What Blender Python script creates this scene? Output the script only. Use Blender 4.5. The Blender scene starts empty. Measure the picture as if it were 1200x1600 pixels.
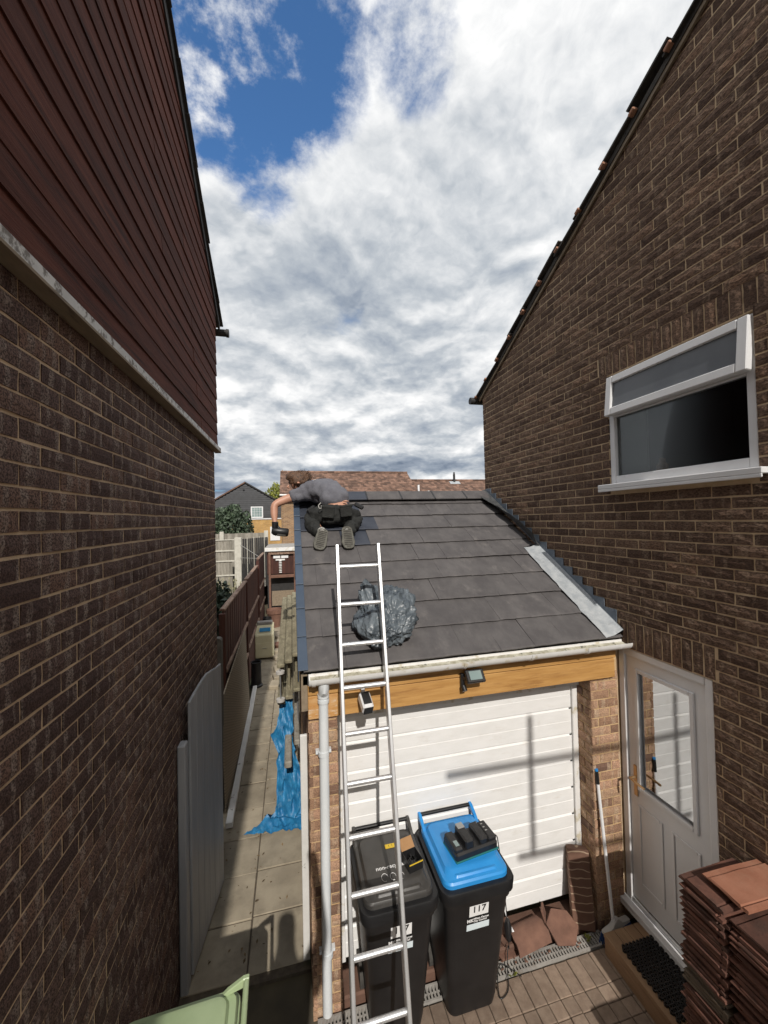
import bpy, bmesh, math, random
from mathutils import Vector, Matrix, noise as mnoise
S = bpy.context.scene
COL = S.collection
RN = random.Random(11)
rad = math.radians

# ------------------------------------------------------------------ camera, sky, sun, exposure
FW = Vector((0.23230624, 0.97246047, 0.01882689)); RT = Vector((0.97248204, -0.23187255, -0.02266725)); UP = Vector((0.01767756, -0.02357455, 0.99956578))
CAM = Vector((0, 0, 3.39)); FPX = 602.67
cd = bpy.data.cameras.new('camera'); cam = bpy.data.objects.new('camera', cd); COL.objects.link(cam)
cd.sensor_fit = 'VERTICAL'; cd.sensor_height = 36; cd.lens = 36 * FPX / 1600; cd.clip_start = 0.02; cd.clip_end = 2000
M = Matrix.Identity(4)
for i in range(3):
    M[i][0] = RT[i]; M[i][1] = UP[i]; M[i][2] = -FW[i]; M[i][3] = CAM[i]
cam.matrix_world = M; S.camera = cam

SUN_DIR = Vector((0.030, 1.0, -0.768)).normalized()
SUN_EL = math.asin(-SUN_DIR.z); SUN_AZ = math.atan2(-SUN_DIR.x, -SUN_DIR.y)
sl = bpy.data.lights.new('sun', 'SUN'); sl.energy = 3.0; sl.angle = rad(0.53); sl.color = (1, 0.945, 0.87)
so = bpy.data.objects.new('sun', sl); COL.objects.link(so); so.rotation_euler = SUN_DIR.to_track_quat('-Z', 'Y').to_euler(); so.location = (0, -20, 30)
S.view_settings.view_transform = 'Standard'; S.view_settings.look = 'None'; S.view_settings.exposure = 0.28; S.view_settings.gamma = 1; S.view_settings.use_curve_mapping = False
S.cycles.max_bounces = 6; S.cycles.transparent_max_bounces = 8

def nd(nt, typ, ins=None, **attrs):
    n = nt.nodes.new(typ)
    for k, v in attrs.items(): setattr(n, k, v)
    for k, v in (ins or {}).items():
        s = n.inputs[k]
        if isinstance(v, bpy.types.NodeSocket): nt.links.new(v, s)
        else: s.default_value = v
    return n
def mth(nt, op, a, b=0.0, c=0.0, clamp=False):
    return nd(nt, 'ShaderNodeMath', {0: a, 1: b, 2: c}, operation=op, use_clamp=clamp).outputs[0]
def mixc(nt, fac, a, b, blend='MIX'):
    n = nt.nodes.new('ShaderNodeMix'); n.data_type = 'RGBA'; n.blend_type = blend
    for k, v in ((0, fac), (6, a), (7, b)):
        if isinstance(v, bpy.types.NodeSocket): nt.links.new(v, n.inputs[k])
        else: n.inputs[k].default_value = v if k == 0 else (tuple(v) + (1,))[:4]
    return n.outputs[2]
def noise(nt, vec, scale, detail=4, rough=0.55, dist=0.0, dims='3D', w=None):
    n = nt.nodes.new('ShaderNodeTexNoise'); n.noise_dimensions = dims
    if vec is not None: nt.links.new(vec, n.inputs['Vector'])
    if w is not None: nt.links.new(w, n.inputs['W'])
    n.inputs['Scale'].default_value = scale; n.inputs['Detail'].default_value = detail
    n.inputs['Roughness'].default_value = rough; n.inputs['Distortion'].default_value = dist
    return n.outputs[0]
def sstep(nt, x, lo, hi):
    return nd(nt, 'ShaderNodeMapRange', {'Value': x, 'From Min': lo, 'From Max': hi}, interpolation_type='SMOOTHSTEP').outputs[0]
def ramp(nt, fac, stops):
    n = nt.nodes.new('ShaderNodeValToRGB'); nt.links.new(fac, n.inputs[0]); e = n.color_ramp.elements
    while len(e) < len(stops): e.new(0.5)
    for el, (p, c) in zip(e, stops): el.position = p; el.color = (c + (1,))[:4] if len(c) == 3 else c
    return n.outputs[0]
def vmap(nt, vec, scale=(1, 1, 1), loc=(0, 0, 0)):
    return nd(nt, 'ShaderNodeMapping', {'Vector': vec, 'Scale': scale, 'Location': loc}).outputs[0]

def build_world():
    w = bpy.data.worlds.new('World'); S.world = w; w.cycles.sampling_method = 'MANUAL'; w.cycles.sample_map_resolution = 512; w.use_nodes = True; nt = w.node_tree; nt.nodes.clear()
    out = nt.nodes.new('ShaderNodeOutputWorld')
    sky = nd(nt, 'ShaderNodeTexSky', sky_type='NISHITA', sun_disc=False, sun_elevation=SUN_EL, sun_rotation=SUN_AZ, altitude=80, dust_density=0.6, ozone_density=2.0)
    skyc = mixc(nt, 1.0, sky.outputs[0], (0.66, 1.02, 1.30), 'MULTIPLY')
    bg1 = nd(nt, 'ShaderNodeBackground', {'Color': skyc, 'Strength': 0.115})
    d = nt.nodes.new('ShaderNodeTexCoord').outputs['Generated']
    elev = nd(nt, 'ShaderNodeSeparateXYZ', {0: d}).outputs[2]
    def cloud_coords(up):
        dd = nd(nt, 'ShaderNodeVectorMath', {0: d, 1: (0, -0.02 * (up > 0), up)}, operation='ADD').outputs[0]
        z = mth(nt, 'MAXIMUM', nd(nt, 'ShaderNodeSeparateXYZ', {0: dd}).outputs[2], 0.0)
        inv = mth(nt, 'DIVIDE', 1.0, mth(nt, 'ADD', z, 0.30))
        p = nd(nt, 'ShaderNodeVectorMath', {0: dd, 3: inv}, operation='SCALE').outputs[0]
        p = nd(nt, 'ShaderNodeVectorMath', {0: p, 1: (1, 1, 1.3)}, operation='MULTIPLY').outputs[0]
        return vmap(nt, p, loc=(3.1, 1.7, 0.4))
    def height(p):
        # heaped cloud: rounded cells at three sizes on top of fractal noise
        wob = nd(nt, 'ShaderNodeTexNoise', {'Vector': p, 'Scale': 3.2, 'Detail': 4.0, 'Roughness': 0.6})
        q = nd(nt, 'ShaderNodeVectorMath', {0: wob.outputs[1], 1: (0.34, 0.34, 0.34), 2: p}, operation='MULTIPLY_ADD').outputs[0]
        h = mth(nt, 'MULTIPLY', noise(nt, q, 0.9, 3, 0.5), 0.95)
        for sc, am in ((1.9, 0.24), (4.6, 0.13), (10.5, 0.05)):
            v = nd(nt, 'ShaderNodeTexVoronoi', {'Vector': q, 'Scale': sc}, feature='F1').outputs[0]
            h = mth(nt, 'SUBTRACT', h, mth(nt, 'MULTIPLY', v, am))
        return mth(nt, 'ADD', h, mth(nt, 'MULTIPLY', noise(nt, q, 3.4, 10, 0.61), 0.40))
    p1 = cloud_coords(0.0); h1 = height(p1); h2 = height(cloud_coords(0.022))
    def lobe(v, lo, hi):
        dt = nd(nt, 'ShaderNodeVectorMath', {0: d, 1: Vector(v).normalized()}, operation='DOT_PRODUCT').outputs[1]
        return sstep(nt, dt, math.cos(rad(lo)), math.cos(rad(hi)))
    def pixdir(u, v): return FW + RT * ((u - 600) / FPX) - UP * ((v - 800) / FPX)
    gap = mth(nt, 'MAXIMUM', lobe(pixdir(350, -30), 19, 3), mth(nt, 'MULTIPLY', lobe(pixdir(285, 20), 15, 3), 1.0))
    gap = mth(nt, 'MAXIMUM', gap, mth(nt, 'MULTIPLY', lobe(pixdir(450, 55), 11, 1), 0.92))
    gap = mth(nt, 'MAXIMUM', gap, mth(nt, 'MULTIPLY', lobe(pixdir(640, -20), 11, 2), 0.66))
    gap = mth(nt, 'MAXIMUM', gap, mth(nt, 'MULTIPLY', lobe(pixdir(410, 260), 7, 1), 0.55))
    wisp = noise(nt, vmap(nt, p1, (1, 1, 1), (5, 2, 1)), 4.2, 9, 0.66)
    f = mth(nt, 'SUBTRACT', mth(nt, 'ADD', h1, 0.16), mth(nt, 'MULTIPLY', gap, 0.50))
    f = mth(nt, 'ADD', f, mth(nt, 'MULTIPLY', mth(nt, 'MULTIPLY', mth(nt, 'SUBTRACT', wisp, 0.50), 1.25), mth(nt, 'ADD', gap, 0.15)))
    cov = sstep(nt, f, 0.18, 0.44)
    thick = sstep(nt, f, 0.36, 0.85)
    lit = mth(nt, 'MULTIPLY', mth(nt, 'SUBTRACT', h1, h2), 2.7)
    base = nd(nt, 'ShaderNodeMapRange', {'Value': elev, 'From Min': 0.0, 'From Max': 0.70, 'To Min': 0.60, 'To Max': 0.77}).outputs[0]
    core = mth(nt, 'MULTIPLY', lobe(pixdir(590, 500), 26, 5), 0.15)
    hz = mth(nt, 'MULTIPLY', mth(nt, 'MULTIPLY', sstep(nt, elev, 0.17, 0.10), sstep(nt, elev, 0.0, 0.06)), 0.14)
    br = mth(nt, 'ADD', base, lit)
    br = mth(nt, 'ADD', br, mth(nt, 'MULTIPLY', mth(nt, 'SUBTRACT', h1, 0.28), 0.75))
    br = mth(nt, 'SUBTRACT', br, mth(nt, 'MULTIPLY', thick, 0.16))
    br = mth(nt, 'SUBTRACT', br, mth(nt, 'ADD', core, hz))
    col = ramp(nt, br, [(0.0, (0.17, 0.215, 0.29)), (0.30, (0.32, 0.37, 0.445)), (0.55, (0.52, 0.56, 0.605)), (0.80, (0.80, 0.815, 0.83)), (1.0, (1.0, 1.0, 0.995))])
    bg2 = nd(nt, 'ShaderNodeBackground', {'Color': col, 'Strength': 0.85})
    mx = nd(nt, 'ShaderNodeMixShader', {0: cov, 1: bg1.outputs[0], 2: bg2.outputs[0]})
    nt.links.new(mx.outputs[0], out.inputs[0])
build_world()

# ------------------------------------------------------------------ object helpers
def wloc(o):
    v = Vector((0, 0, 0))
    while o is not None: v = v + o.location; o = o.parent
    return v
def tag(o, label=None, cat=None, group=None, kind=None):
    if label: o['label'] = label
    if cat: o['category'] = cat
    if group: o['group'] = group
    if kind: o['kind'] = kind
    return o
def empty(name, loc, label, cat, group=None):
    o = bpy.data.objects.new(name, None); COL.objects.link(o); o.location = loc; o.empty_display_size = 0.1
    return tag(o, label, cat, group)
def link(name, me, mat=None, parent=None):
    o = bpy.data.objects.new(name, me); COL.objects.link(o)
    if mat is not None and not me.materials: me.materials.append(mat)
    if parent is not None: o.parent = parent
    return o
class MB:
    def __init__(s): s.v = []; s.f = []; s.t = []; s.b = []
    def add(s, vs, fs, tone=0.5, bu=0.0):
        n = len(s.v); s.v += [tuple(x) for x in vs]; s.f += [tuple(i + n for i in f) for f in fs]
        s.t += [tone] * len(vs); s.b += (bu if isinstance(bu, list) else [bu] * len(vs)); return s
    def box(s, x0, x1, y0, y1, z0, z1, tone=0.5):
        return s.add([(x0, y0, z0), (x1, y0, z0), (x1, y1, z0), (x0, y1, z0), (x0, y0, z1), (x1, y0, z1), (x1, y1, z1), (x0, y1, z1)],
                     [(0, 3, 2, 1), (4, 5, 6, 7), (0, 1, 5, 4), (1, 2, 6, 5), (2, 3, 7, 6), (3, 0, 4, 7)], tone)
    def obox(s, c, size, rot=None, tone=0.5):
        c = Vector(c); h = [x / 2 for x in size]; m = rot or Matrix.Identity(3)
        vs = [c + m @ Vector((a * h[0], b * h[1], d * h[2])) for d in (-1, 1) for a, b in ((-1, -1), (1, -1), (1, 1), (-1, 1))]
        return s.add(vs, [(0, 3, 2, 1), (4, 5, 6, 7), (0, 1, 5, 4), (1, 2, 6, 5), (2, 3, 7, 6), (3, 0, 4, 7)], tone)
    def bar(s, a, b, w, h, up=(0, 0, 1), tone=0.5):
        a = Vector(a); b = Vector(b); d = (b - a); L = d.length; d.normalize(); up = Vector(up)
        x = d.cross(up); x.normalize(); z = x.cross(d)
        m = Matrix((x, d, z)).transposed()
        return s.obox((a + b) / 2, (w, L, h), m, tone)
    def tube(s, pts, r, n=10, cap=True, tone=0.5):
        pts = [Vector(p) for p in pts]; rs = r if isinstance(r, (list, tuple)) else [r] * len(pts)
        vs = []; prev = None
        for i, p in enumerate(pts):
            d = (pts[min(i + 1, len(pts) - 1)] - pts[max(i - 1, 0)]).normalized()
            if prev is None:
                a = Vector((0, 0, 1)) if abs(d.z) < 0.9 else Vector((1, 0, 0)); x = d.cross(a).normalized()
            else:
                x = (prev - d * prev.dot(d)).normalized()
            prev = x; y = d.cross(x)
            vs += [p + (x * math.cos(2 * math.pi * k / n) + y * math.sin(2 * math.pi * k / n)) * rs[i] for k in range(n)]
        fs = [(i * n + k, i * n + (k + 1) % n, (i + 1) * n + (k + 1) % n, (i + 1) * n + k) for i in range(len(pts) - 1) for k in range(n)]
        if cap: fs += [tuple(range(n - 1, -1, -1)), tuple((len(pts) - 1) * n + k for k in range(n))]
        return s.add(vs, fs, tone)
    def loft(s, secs, cap=True, tone=0.5):
        n = len(secs[0]); vs = [p for c in secs for p in c]
        fs = [(i * n + k, i * n + (k + 1) % n, (i + 1) * n + (k + 1) % n, (i + 1) * n + k) for i in range(len(secs) - 1) for k in range(n)]
        if cap: fs += [tuple(range(n - 1, -1, -1)), tuple((len(secs) - 1) * n + k for k in range(n))]
        return s.add(vs, fs, tone)
    def prism(s, poly, d, tone=0.5):       # poly: 3-D points in a plane, d: extrusion vector
        n = len(poly); d = Vector(d); vs = [Vector(p) for p in poly] + [Vector(p) + d for p in poly]
        return s.add(vs, [tuple(range(n - 1, -1, -1)), tuple(range(n, 2 * n))] + [(k, (k + 1) % n, n + (k + 1) % n, n + k) for k in range(n)], tone)
    def lathe(s, prof, c, n=20, tone=0.5):
        c = Vector(c); secs = [[c + Vector((r * math.cos(2 * math.pi * k / n), r * math.sin(2 * math.pi * k / n), z)) for k in range(n)] for r, z in prof]
        return s.loft(secs, True, tone)
    def mesh(s, name, off=Vector((0, 0, 0)), bevel=0, smooth=False, fix=True):
        me = bpy.data.meshes.new(name)
        me.from_pydata([tuple(Vector(v) - off) for v in s.v], [], s.f)
        a = me.attributes.new('tone', 'FLOAT', 'POINT'); a.data.foreach_set('value', s.t)
        a = me.attributes.new('bu', 'FLOAT', 'POINT'); a.data.foreach_set('value', s.b)
        if bevel or fix:
            bm = bmesh.new(); bm.from_mesh(me)
            if fix: bmesh.ops.recalc_face_normals(bm, faces=bm.faces)
            if bevel: bmesh.ops.bevel(bm, geom=[e for e in bm.edges if len(e.link_faces) == 2 and e.calc_face_angle(0) > 0.5], offset=bevel, segments=1, affect='EDGES', clamp_overlap=True)
            bm.to_mesh(me); bm.free()
        if smooth:
            me.polygons.foreach_set('use_smooth', [True] * len(me.polygons))
            if smooth != True: me.set_sharp_from_angle(angle=rad(smooth))
        return me
    def build(s, name, mat, parent=None, bevel=0, smooth=False, fix=True):
        off = wloc(parent) if parent is not None else Vector((0, 0, 0))
        return link(name, s.mesh(name, off, bevel, smooth, fix), mat, parent)
def solo(mb, name, mat, label, cat, bevel=0, smooth=False, group=None, kind=None):
    # one mesh that is a thing by itself: its origin sits at its base
    xs = [v[0] for v in mb.v]; ys = [v[1] for v in mb.v]; zs = [v[2] for v in mb.v]
    off = Vector(((min(xs) + max(xs)) / 2, (min(ys) + max(ys)) / 2, min(zs)))
    o = link(name, mb.mesh(name, off, bevel, smooth), mat); o.location = off
    return tag(o, label, cat, group, kind)
def rrect(cx, cy, z, w, d, r, n=4):
    pts = []
    for sx, sy, a0 in ((1, -1, -90), (1, 1, 0), (-1, 1, 90), (-1, -1, 180)):
        for k in range(n + 1):
            a = rad(a0 + 90 * k / n)
            pts.append(Vector((cx + sx * (w / 2 - r) + r * math.cos(a), cy + sy * (d / 2 - r) + r * math.sin(a), z)))
    return pts
def text_mesh(s, size, name='lettering', ext=0.0006, align='CENTER', bold=0.0):
    cu = bpy.data.curves.new('t', 'FONT'); cu.body = s; cu.size = size; cu.extrude = ext; cu.align_x = align; cu.align_y = 'CENTER'; cu.resolution_u = 3; cu.offset = bold
    ob = bpy.data.objects.new('t', cu); COL.objects.link(ob)
    dg = bpy.context.evaluated_depsgraph_get(); me = bpy.data.meshes.new_from_object(ob.evaluated_get(dg)); me.name = name
    bpy.data.objects.remove(ob); return me
def put_text(s, size, loc, xdir, ydir, mat, parent, align='CENTER', bold=0.0):
    me = text_mesh(s, size, align=align, bold=bold); x = Vector(xdir).normalized(); z = x.cross(Vector(ydir)).normalized(); y = z.cross(x)
    off = wloc(parent); loc = Vector(loc)
    for v in me.vertices: v.co = loc + x * v.co.x + y * v.co.y + z * v.co.z - off
    me.materials.clear(); return link('lettering', me, mat, parent)
def skin(name, joints, edges, root=0, sub=2):
    # joints: list of (x, y, z, r) or (x, y, z, rx, ry)
    bm = bmesh.new(); ly = bm.verts.layers.skin.verify(); vs = []
    for i, j in enumerate(joints):
        v = bm.verts.new(j[:3]); v[ly].radius = (j[3], j[4] if len(j) > 4 else j[3]); v[ly].use_root = (i == root); vs.append(v)
    for a, b in edges: bm.edges.new((vs[a], vs[b]))
    me = bpy.data.meshes.new(name); bm.to_mesh(me); bm.free()
    ob = bpy.data.objects.new(name, me); COL.objects.link(ob)
    m = ob.modifiers.new('s', 'SKIN'); m.use_smooth_shade = True; m.branch_smoothing = 0.4
    m2 = ob.modifiers.new('u', 'SUBSURF'); m2.levels = sub; m2.render_levels = sub
    dg = bpy.context.evaluated_depsgraph_get(); r = bpy.data.meshes.new_from_object(ob.evaluated_get(dg)); r.name = name
    bpy.data.objects.remove(ob)
    r.polygons.foreach_set('use_smooth', [True] * len(r.polygons))
    return r
def offset_mesh(me, off):
    for v in me.vertices: v.co -= off
    return me

# ------------------------------------------------------------------ materials
def newmat(name):
    m = bpy.data.materials.new(name); m.use_nodes = True; nt = m.node_tree
    return m, nt, nt.nodes['Principled BSDF']
def pos(nt): return nt.nodes.new('ShaderNodeNewGeometry').outputs['Position']
def objc(nt): return nt.nodes.new('ShaderNodeTexCoord').outputs['Object']
def attr(nt, n): return nd(nt, 'ShaderNodeAttribute', attribute_name=n).outputs['Fac']
def surf(name, c1, c2, scale=6, rough=0.7, bump=0.0, bscale=60, stretch=(1, 1, 1), metal=0, stain=None, sscale=3, slo=0.55, shi=0.75, samt=0.8, tone=0.0, speck=None, spscale=160, splo=0.62, spamt=0.7, objspace=False, rvar=0.0, spec=0.5, coat=0, bdist=0.004, detail=6, rnd=0.0, hrand=None):
    m, nt, b = newmat(name)
    P = objc(nt) if objspace else pos(nt)
    if objspace:
        r3 = nd(nt, 'ShaderNodeCombineXYZ', {0: mth(nt, 'MULTIPLY', nt.nodes.new('ShaderNodeObjectInfo').outputs['Random'], 31.0)}).outputs[0]
        P = nd(nt, 'ShaderNodeVectorMath', {0: P, 1: r3}, operation='ADD').outputs[0]
    V = vmap(nt, P, stretch)
    n1 = noise(nt, V, scale, detail, 0.6)
    c = mixc(nt, sstep(nt, n1, 0.3, 0.7), c1, c2)
    if hrand:
        c = mixc(nt, nt.nodes.new('ShaderNodeObjectInfo').outputs['Random'], c, mixc(nt, 1.0, c, hrand, 'MULTIPLY'))
    if tone:
        t = mth(nt, 'ADD', mth(nt, 'MULTIPLY', mth(nt, 'SUBTRACT', attr(nt, 'tone'), 0.5), 2 * tone), 1.0)
        c = nd(nt, 'ShaderNodeVectorMath', {0: c, 3: t}, operation='SCALE').outputs[0]
    if rnd:
        t = mth(nt, 'ADD', mth(nt, 'MULTIPLY', mth(nt, 'SUBTRACT', nt.nodes.new('ShaderNodeObjectInfo').outputs['Random'], 0.5), 2 * rnd), 1.0)
        c = nd(nt, 'ShaderNodeVectorMath', {0: c, 3: t}, operation='SCALE').outputs[0]
    if stain:
        n2 = noise(nt, nd(nt, 'ShaderNodeVectorMath', {0: V, 1: (7.3, 2.1, 5.5)}, operation='ADD').outputs[0], sscale, 7, 0.65)
        c = mixc(nt, mth(nt, 'MULTIPLY', sstep(nt, n2, slo, shi), samt), c, stain)
    if speck:
        n3 = noise(nt, P, spscale, 3, 0.6)
        c = mixc(nt, mth(nt, 'MULTIPLY', sstep(nt, n3, splo, splo + 0.08), spamt), c, speck)
    nt.links.new(c, b.inputs['Base Color'])
    b.inputs['Metallic'].default_value = metal
    if rvar: nt.links.new(mth(nt, 'ADD', mth(nt, 'MULTIPLY', n1, rvar), rough - rvar / 2, clamp=True), b.inputs['Roughness'])
    else: b.inputs['Roughness'].default_value = rough
    b.inputs['Specular IOR Level'].default_value = spec
    b.inputs['Coat Weight'].default_value = coat
    if bump:
        n4 = noise(nt, vmap(nt, P, stretch), bscale, 5, 0.6)
        nt.links.new(nd(nt, 'ShaderNodeBump', {'Height': n4, 'Strength': bump, 'Distance': bdist}).outputs[0], b.inputs['Normal'])
    return m

def brickmat(name, stops, pale, pale_amt, dark, kiss=14.0, klo=0.52, pits=0.6, bump=0.7, drag=None, bs=110):
    m, nt, b = newmat(name); P = pos(nt); t = attr(nt, 'tone'); u = attr(nt, 'bu')
    base = ramp(nt, t, stops)
    w = mth(nt, 'ADD', mth(nt, 'MULTIPLY', u, kiss), mth(nt, 'MULTIPLY', t, 77.0))
    k = noise(nt, None, 1.0, 1, 0.5, dims='1D', w=w)
    big = noise(nt, P, 21, 5, 0.65)
    km = mth(nt, 'MULTIPLY', sstep(nt, k, klo, klo + 0.05), mth(nt, 'MULTIPLY', sstep(nt, big, 0.3, 0.62), pale_amt))
    c = mixc(nt, km, base, pale)
    big2 = noise(nt, nd(nt, 'ShaderNodeVectorMath', {0: P, 1: (3, 9, 4)}, operation='ADD').outputs[0], 9, 6, 0.7)
    c = mixc(nt, mth(nt, 'MULTIPLY', sstep(nt, big2, 0.52, 0.72), 0.20), c, dark)
    V = vmap(nt, P, drag) if drag else P
    fine = noise(nt, V, bs, 5, 0.7)
    c = mixc(nt, mth(nt, 'MULTIPLY', sstep(nt, fine, 0.54, 0.44), pits), c, dark)
    c = mixc(nt, mth(nt, 'MULTIPLY', sstep(nt, fine, 0.60, 0.72), 0.22), c, pale)
    wst = noise(nt, vmap(nt, P, (0.9, 0.9, 0.5)), 1.3, 6, 0.65)
    c = nd(nt, 'ShaderNodeVectorMath', {0: c, 3: nd(nt, 'ShaderNodeMapRange', {'Value': wst, 'From Min': 0.3, 'From Max': 0.7, 'To Min': 0.86, 'To Max': 1.10}).outputs[0]}, operation='SCALE').outputs[0]
    nt.links.new(c, b.inputs['Base Color']); b.inputs['Roughness'].default_value = 0.88; b.inputs['Specular IOR Level'].default_value = 0.25
    h = mth(nt, 'ADD', fine, mth(nt, 'MULTIPLY', big, 0.7))
    nt.links.new(nd(nt, 'ShaderNodeBump', {'Height': h, 'Strength': bump, 'Distance': 0.006}).outputs[0], b.inputs['Normal'])
    return m

m_brick_left = brickmat('plum_brick', [(0, (0.098, 0.058, 0.050)), (0.5, (0.156, 0.098, 0.082)), (0.85, (0.200, 0.130, 0.108)), (1, (0.24, 0.142, 0.105))], (0.37, 0.295, 0.25), 0.75, (0.036, 0.022, 0.020), kiss=17, klo=0.53, bs=135, pits=0.85, bump=1.0)
m_brick_right = brickmat('brown_brick', [(0, (0.112, 0.068, 0.048)), (0.5, (0.188, 0.120, 0.084)), (0.85, (0.235, 0.152, 0.105)), (1, (0.275, 0.168, 0.11))], (0.36, 0.26, 0.185), 0.5, (0.050, 0.030, 0.022), kiss=15, klo=0.56, drag=(1, 0.6, 1.3), bs=95, bump=1.0, pits=0.75)
m_brick_garage = brickmat('buff_brick', [(0, (0.16, 0.095, 0.07)), (0.25, (0.36, 0.215, 0.135)), (0.65, (0.46, 0.30, 0.19)), (1, (0.50, 0.30, 0.20))], (0.56, 0.42, 0.29), 0.6, (0.09, 0.055, 0.045), kiss=16, klo=0.54, bs=120, pits=0.45)
m_mort_left = surf('buff_mortar', (0.50, 0.36, 0.235), (0.60, 0.45, 0.30), 18, 0.95, 0.5, 120, speck=(0.05, 0.04, 0.03), spscale=240)
m_mort_right = surf('sandy_mortar', (0.58, 0.43, 0.27), (0.68, 0.52, 0.345), 18, 0.95, 0.5, 120)
m_mort_gar = surf('orange_mortar', (0.50, 0.34, 0.17), (0.58, 0.42, 0.24), 16, 0.95, 0.5, 120, stain=(0.15, 0.12, 0.07), sscale=4)
m_clad = surf('red_stained_timber', (0.082, 0.0225, 0.0135), (0.118, 0.037, 0.0225), 7, 0.75, 0.7, 26, stretch=(6, 0.5, 6), spec=0.12, stain=(0.024, 0.011, 0.009), sscale=4.0, slo=0.46, shi=0.72, tone=0.25, speck=(0.17, 0.10, 0.085), spscale=70, splo=0.74, spamt=0.5)
m_trim = surf('flaking_white_paint', (0.55, 0.55, 0.54), (0.68, 0.68, 0.66), 9, 0.7, 0.5, 50, stain=(0.16, 0.14, 0.12), sscale=22, slo=0.5, shi=0.62, samt=0.9)
m_soffit = surf('bare_soffit_timber', (0.20, 0.155, 0.105), (0.27, 0.21, 0.145), 7, 0.8, 0.3, 40, stretch=(3, 0.6, 3), stain=(0.07, 0.05, 0.04), sscale=8)
m_dark = surf('dark_paint_and_shade', (0.018, 0.017, 0.017), (0.030, 0.028, 0.027), 9, 0.7, 0.4, 60)  # dark paint; also the painted shade of the shed opening and far fence
m_oldtile = surf('weathered_dark_tile', (0.035, 0.031, 0.028), (0.062, 0.055, 0.048), 12, 0.9, 0.6, 70, stain=(0.09, 0.085, 0.06), sscale=14, samt=0.5, rnd=0.3)
m_clip = surf('terracotta_end', (0.30, 0.15, 0.09), (0.38, 0.20, 0.13), 15, 0.85, 0.3, 90)
m_upvc = surf('white_upvc', (0.72, 0.725, 0.735), (0.78, 0.78, 0.785), 4, 0.32, 0.05, 30, stain=(0.55, 0.53, 0.50), sscale=5, slo=0.6, shi=0.85, samt=0.4)
m_upvcdirty = surf('weathered_white_gutter', (0.68, 0.67, 0.65), (0.76, 0.755, 0.74), 6, 0.45, 0.1, 40, stain=(0.50, 0.44, 0.30), sscale=10, slo=0.53, shi=0.68, samt=0.8)
m_moss = surf('gutter_dirt', (0.34, 0.31, 0.22), (0.62, 0.60, 0.50), 24, 0.9, 0.4, 90, stain=(0.05, 0.05, 0.035), sscale=17, slo=0.56, shi=0.64)
m_pipe = surf('pale_grey_downpipe', (0.62, 0.65, 0.67), (0.68, 0.705, 0.72), 5, 0.35, 0.04, 30, stain=(0.45, 0.42, 0.36), sscale=6, slo=0.62, shi=0.85, samt=0.4)
m_door_gar = surf('white_garage_door_paint', (0.74, 0.735, 0.72), (0.80, 0.795, 0.785), 5, 0.5, 0.12, 90, stretch=(1, 1, 3), stain=(0.52, 0.47, 0.39), sscale=5, slo=0.55, shi=0.85, samt=0.5, speck=(0.40, 0.36, 0.30), spscale=30, splo=0.77, spamt=0.4)
m_tile = surf('grey_roof_tile', (0.076, 0.070, 0.071), (0.112, 0.104, 0.103), 7, 0.82, 0.35, 120, stretch=(1, 0.7, 0.7), stain=(0.21, 0.192, 0.18), sscale=6.5, slo=0.55, shi=0.80, samt=0.6, tone=0.05, rnd=0.04, speck=(0.30, 0.28, 0.25), spscale=95, splo=0.73, spamt=0.5, rvar=0.25)
m_tilenew = surf('new_slate_blue_tile', (0.028, 0.033, 0.048), (0.040, 0.046, 0.062), 9, 0.6, 0.2, 120, tone=0.1)
m_verge = surf('slate_blue_verge_trim', (0.050, 0.072, 0.108), (0.062, 0.086, 0.125), 6, 0.45, 0.1, 60, tone=0.06)
m_lead = surf('pale_lead', (0.33, 0.355, 0.375), (0.45, 0.47, 0.48), 14, 0.6, 0.5, 28, metal=0.15, stain=(0.20, 0.21, 0.22), sscale=9, slo=0.58, shi=0.75, samt=0.7, bdist=0.01)
m_leadshade = surf('shaded_lead', (0.115, 0.145, 0.185), (0.17, 0.20, 0.24), 12, 0.55, 0.4, 40, metal=0.2)  # darker, bluer lead: the shade on the upstands is in the colour
m_leadlift = surf('near_black_lead', (0.035, 0.036, 0.037), (0.075, 0.077, 0.078), 20, 0.75, 0.6, 50, bdist=0.01)  # near-black lead for the lifted length
m_alu = surf('bright_aluminium', (0.64, 0.645, 0.65), (0.76, 0.76, 0.765), 9, 0.38, 0.1, 120, stretch=(6, 1, 1), metal=0.75, stain=(0.30, 0.30, 0.29), sscale=30, slo=0.66, shi=0.74, samt=0.7)
m_orange = surf('orange_stained_timber', (0.43, 0.225, 0.068), (0.54, 0.305, 0.105), 5, 0.5, 0.25, 30, stretch=(0.5, 5, 6), stain=(0.22, 0.09, 0.025), sscale=5, slo=0.48, shi=0.74, samt=0.7, tone=0.1, speck=(0.14, 0.06, 0.02), spscale=26, splo=0.76, spamt=0.8)
m_orangeworn = surf('worn_stained_timber', (0.46, 0.22, 0.06), (0.56, 0.33, 0.14), 9, 0.7, 0.4, 40, stretch=(0.7, 3, 3), stain=(0.62, 0.52, 0.40), sscale=15, slo=0.52, shi=0.64, samt=0.8)
m_blackpl = surf('black_bin_plastic', (0.010, 0.010, 0.011), (0.016, 0.016, 0.017), 6, 0.42, 0.12, 160, stain=(0.035, 0.034, 0.032), sscale=5, slo=0.58, shi=0.9, samt=0.6, spec=0.35, speck=(0.12, 0.11, 0.10), spscale=60, splo=0.78, spamt=0.35)
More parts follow.
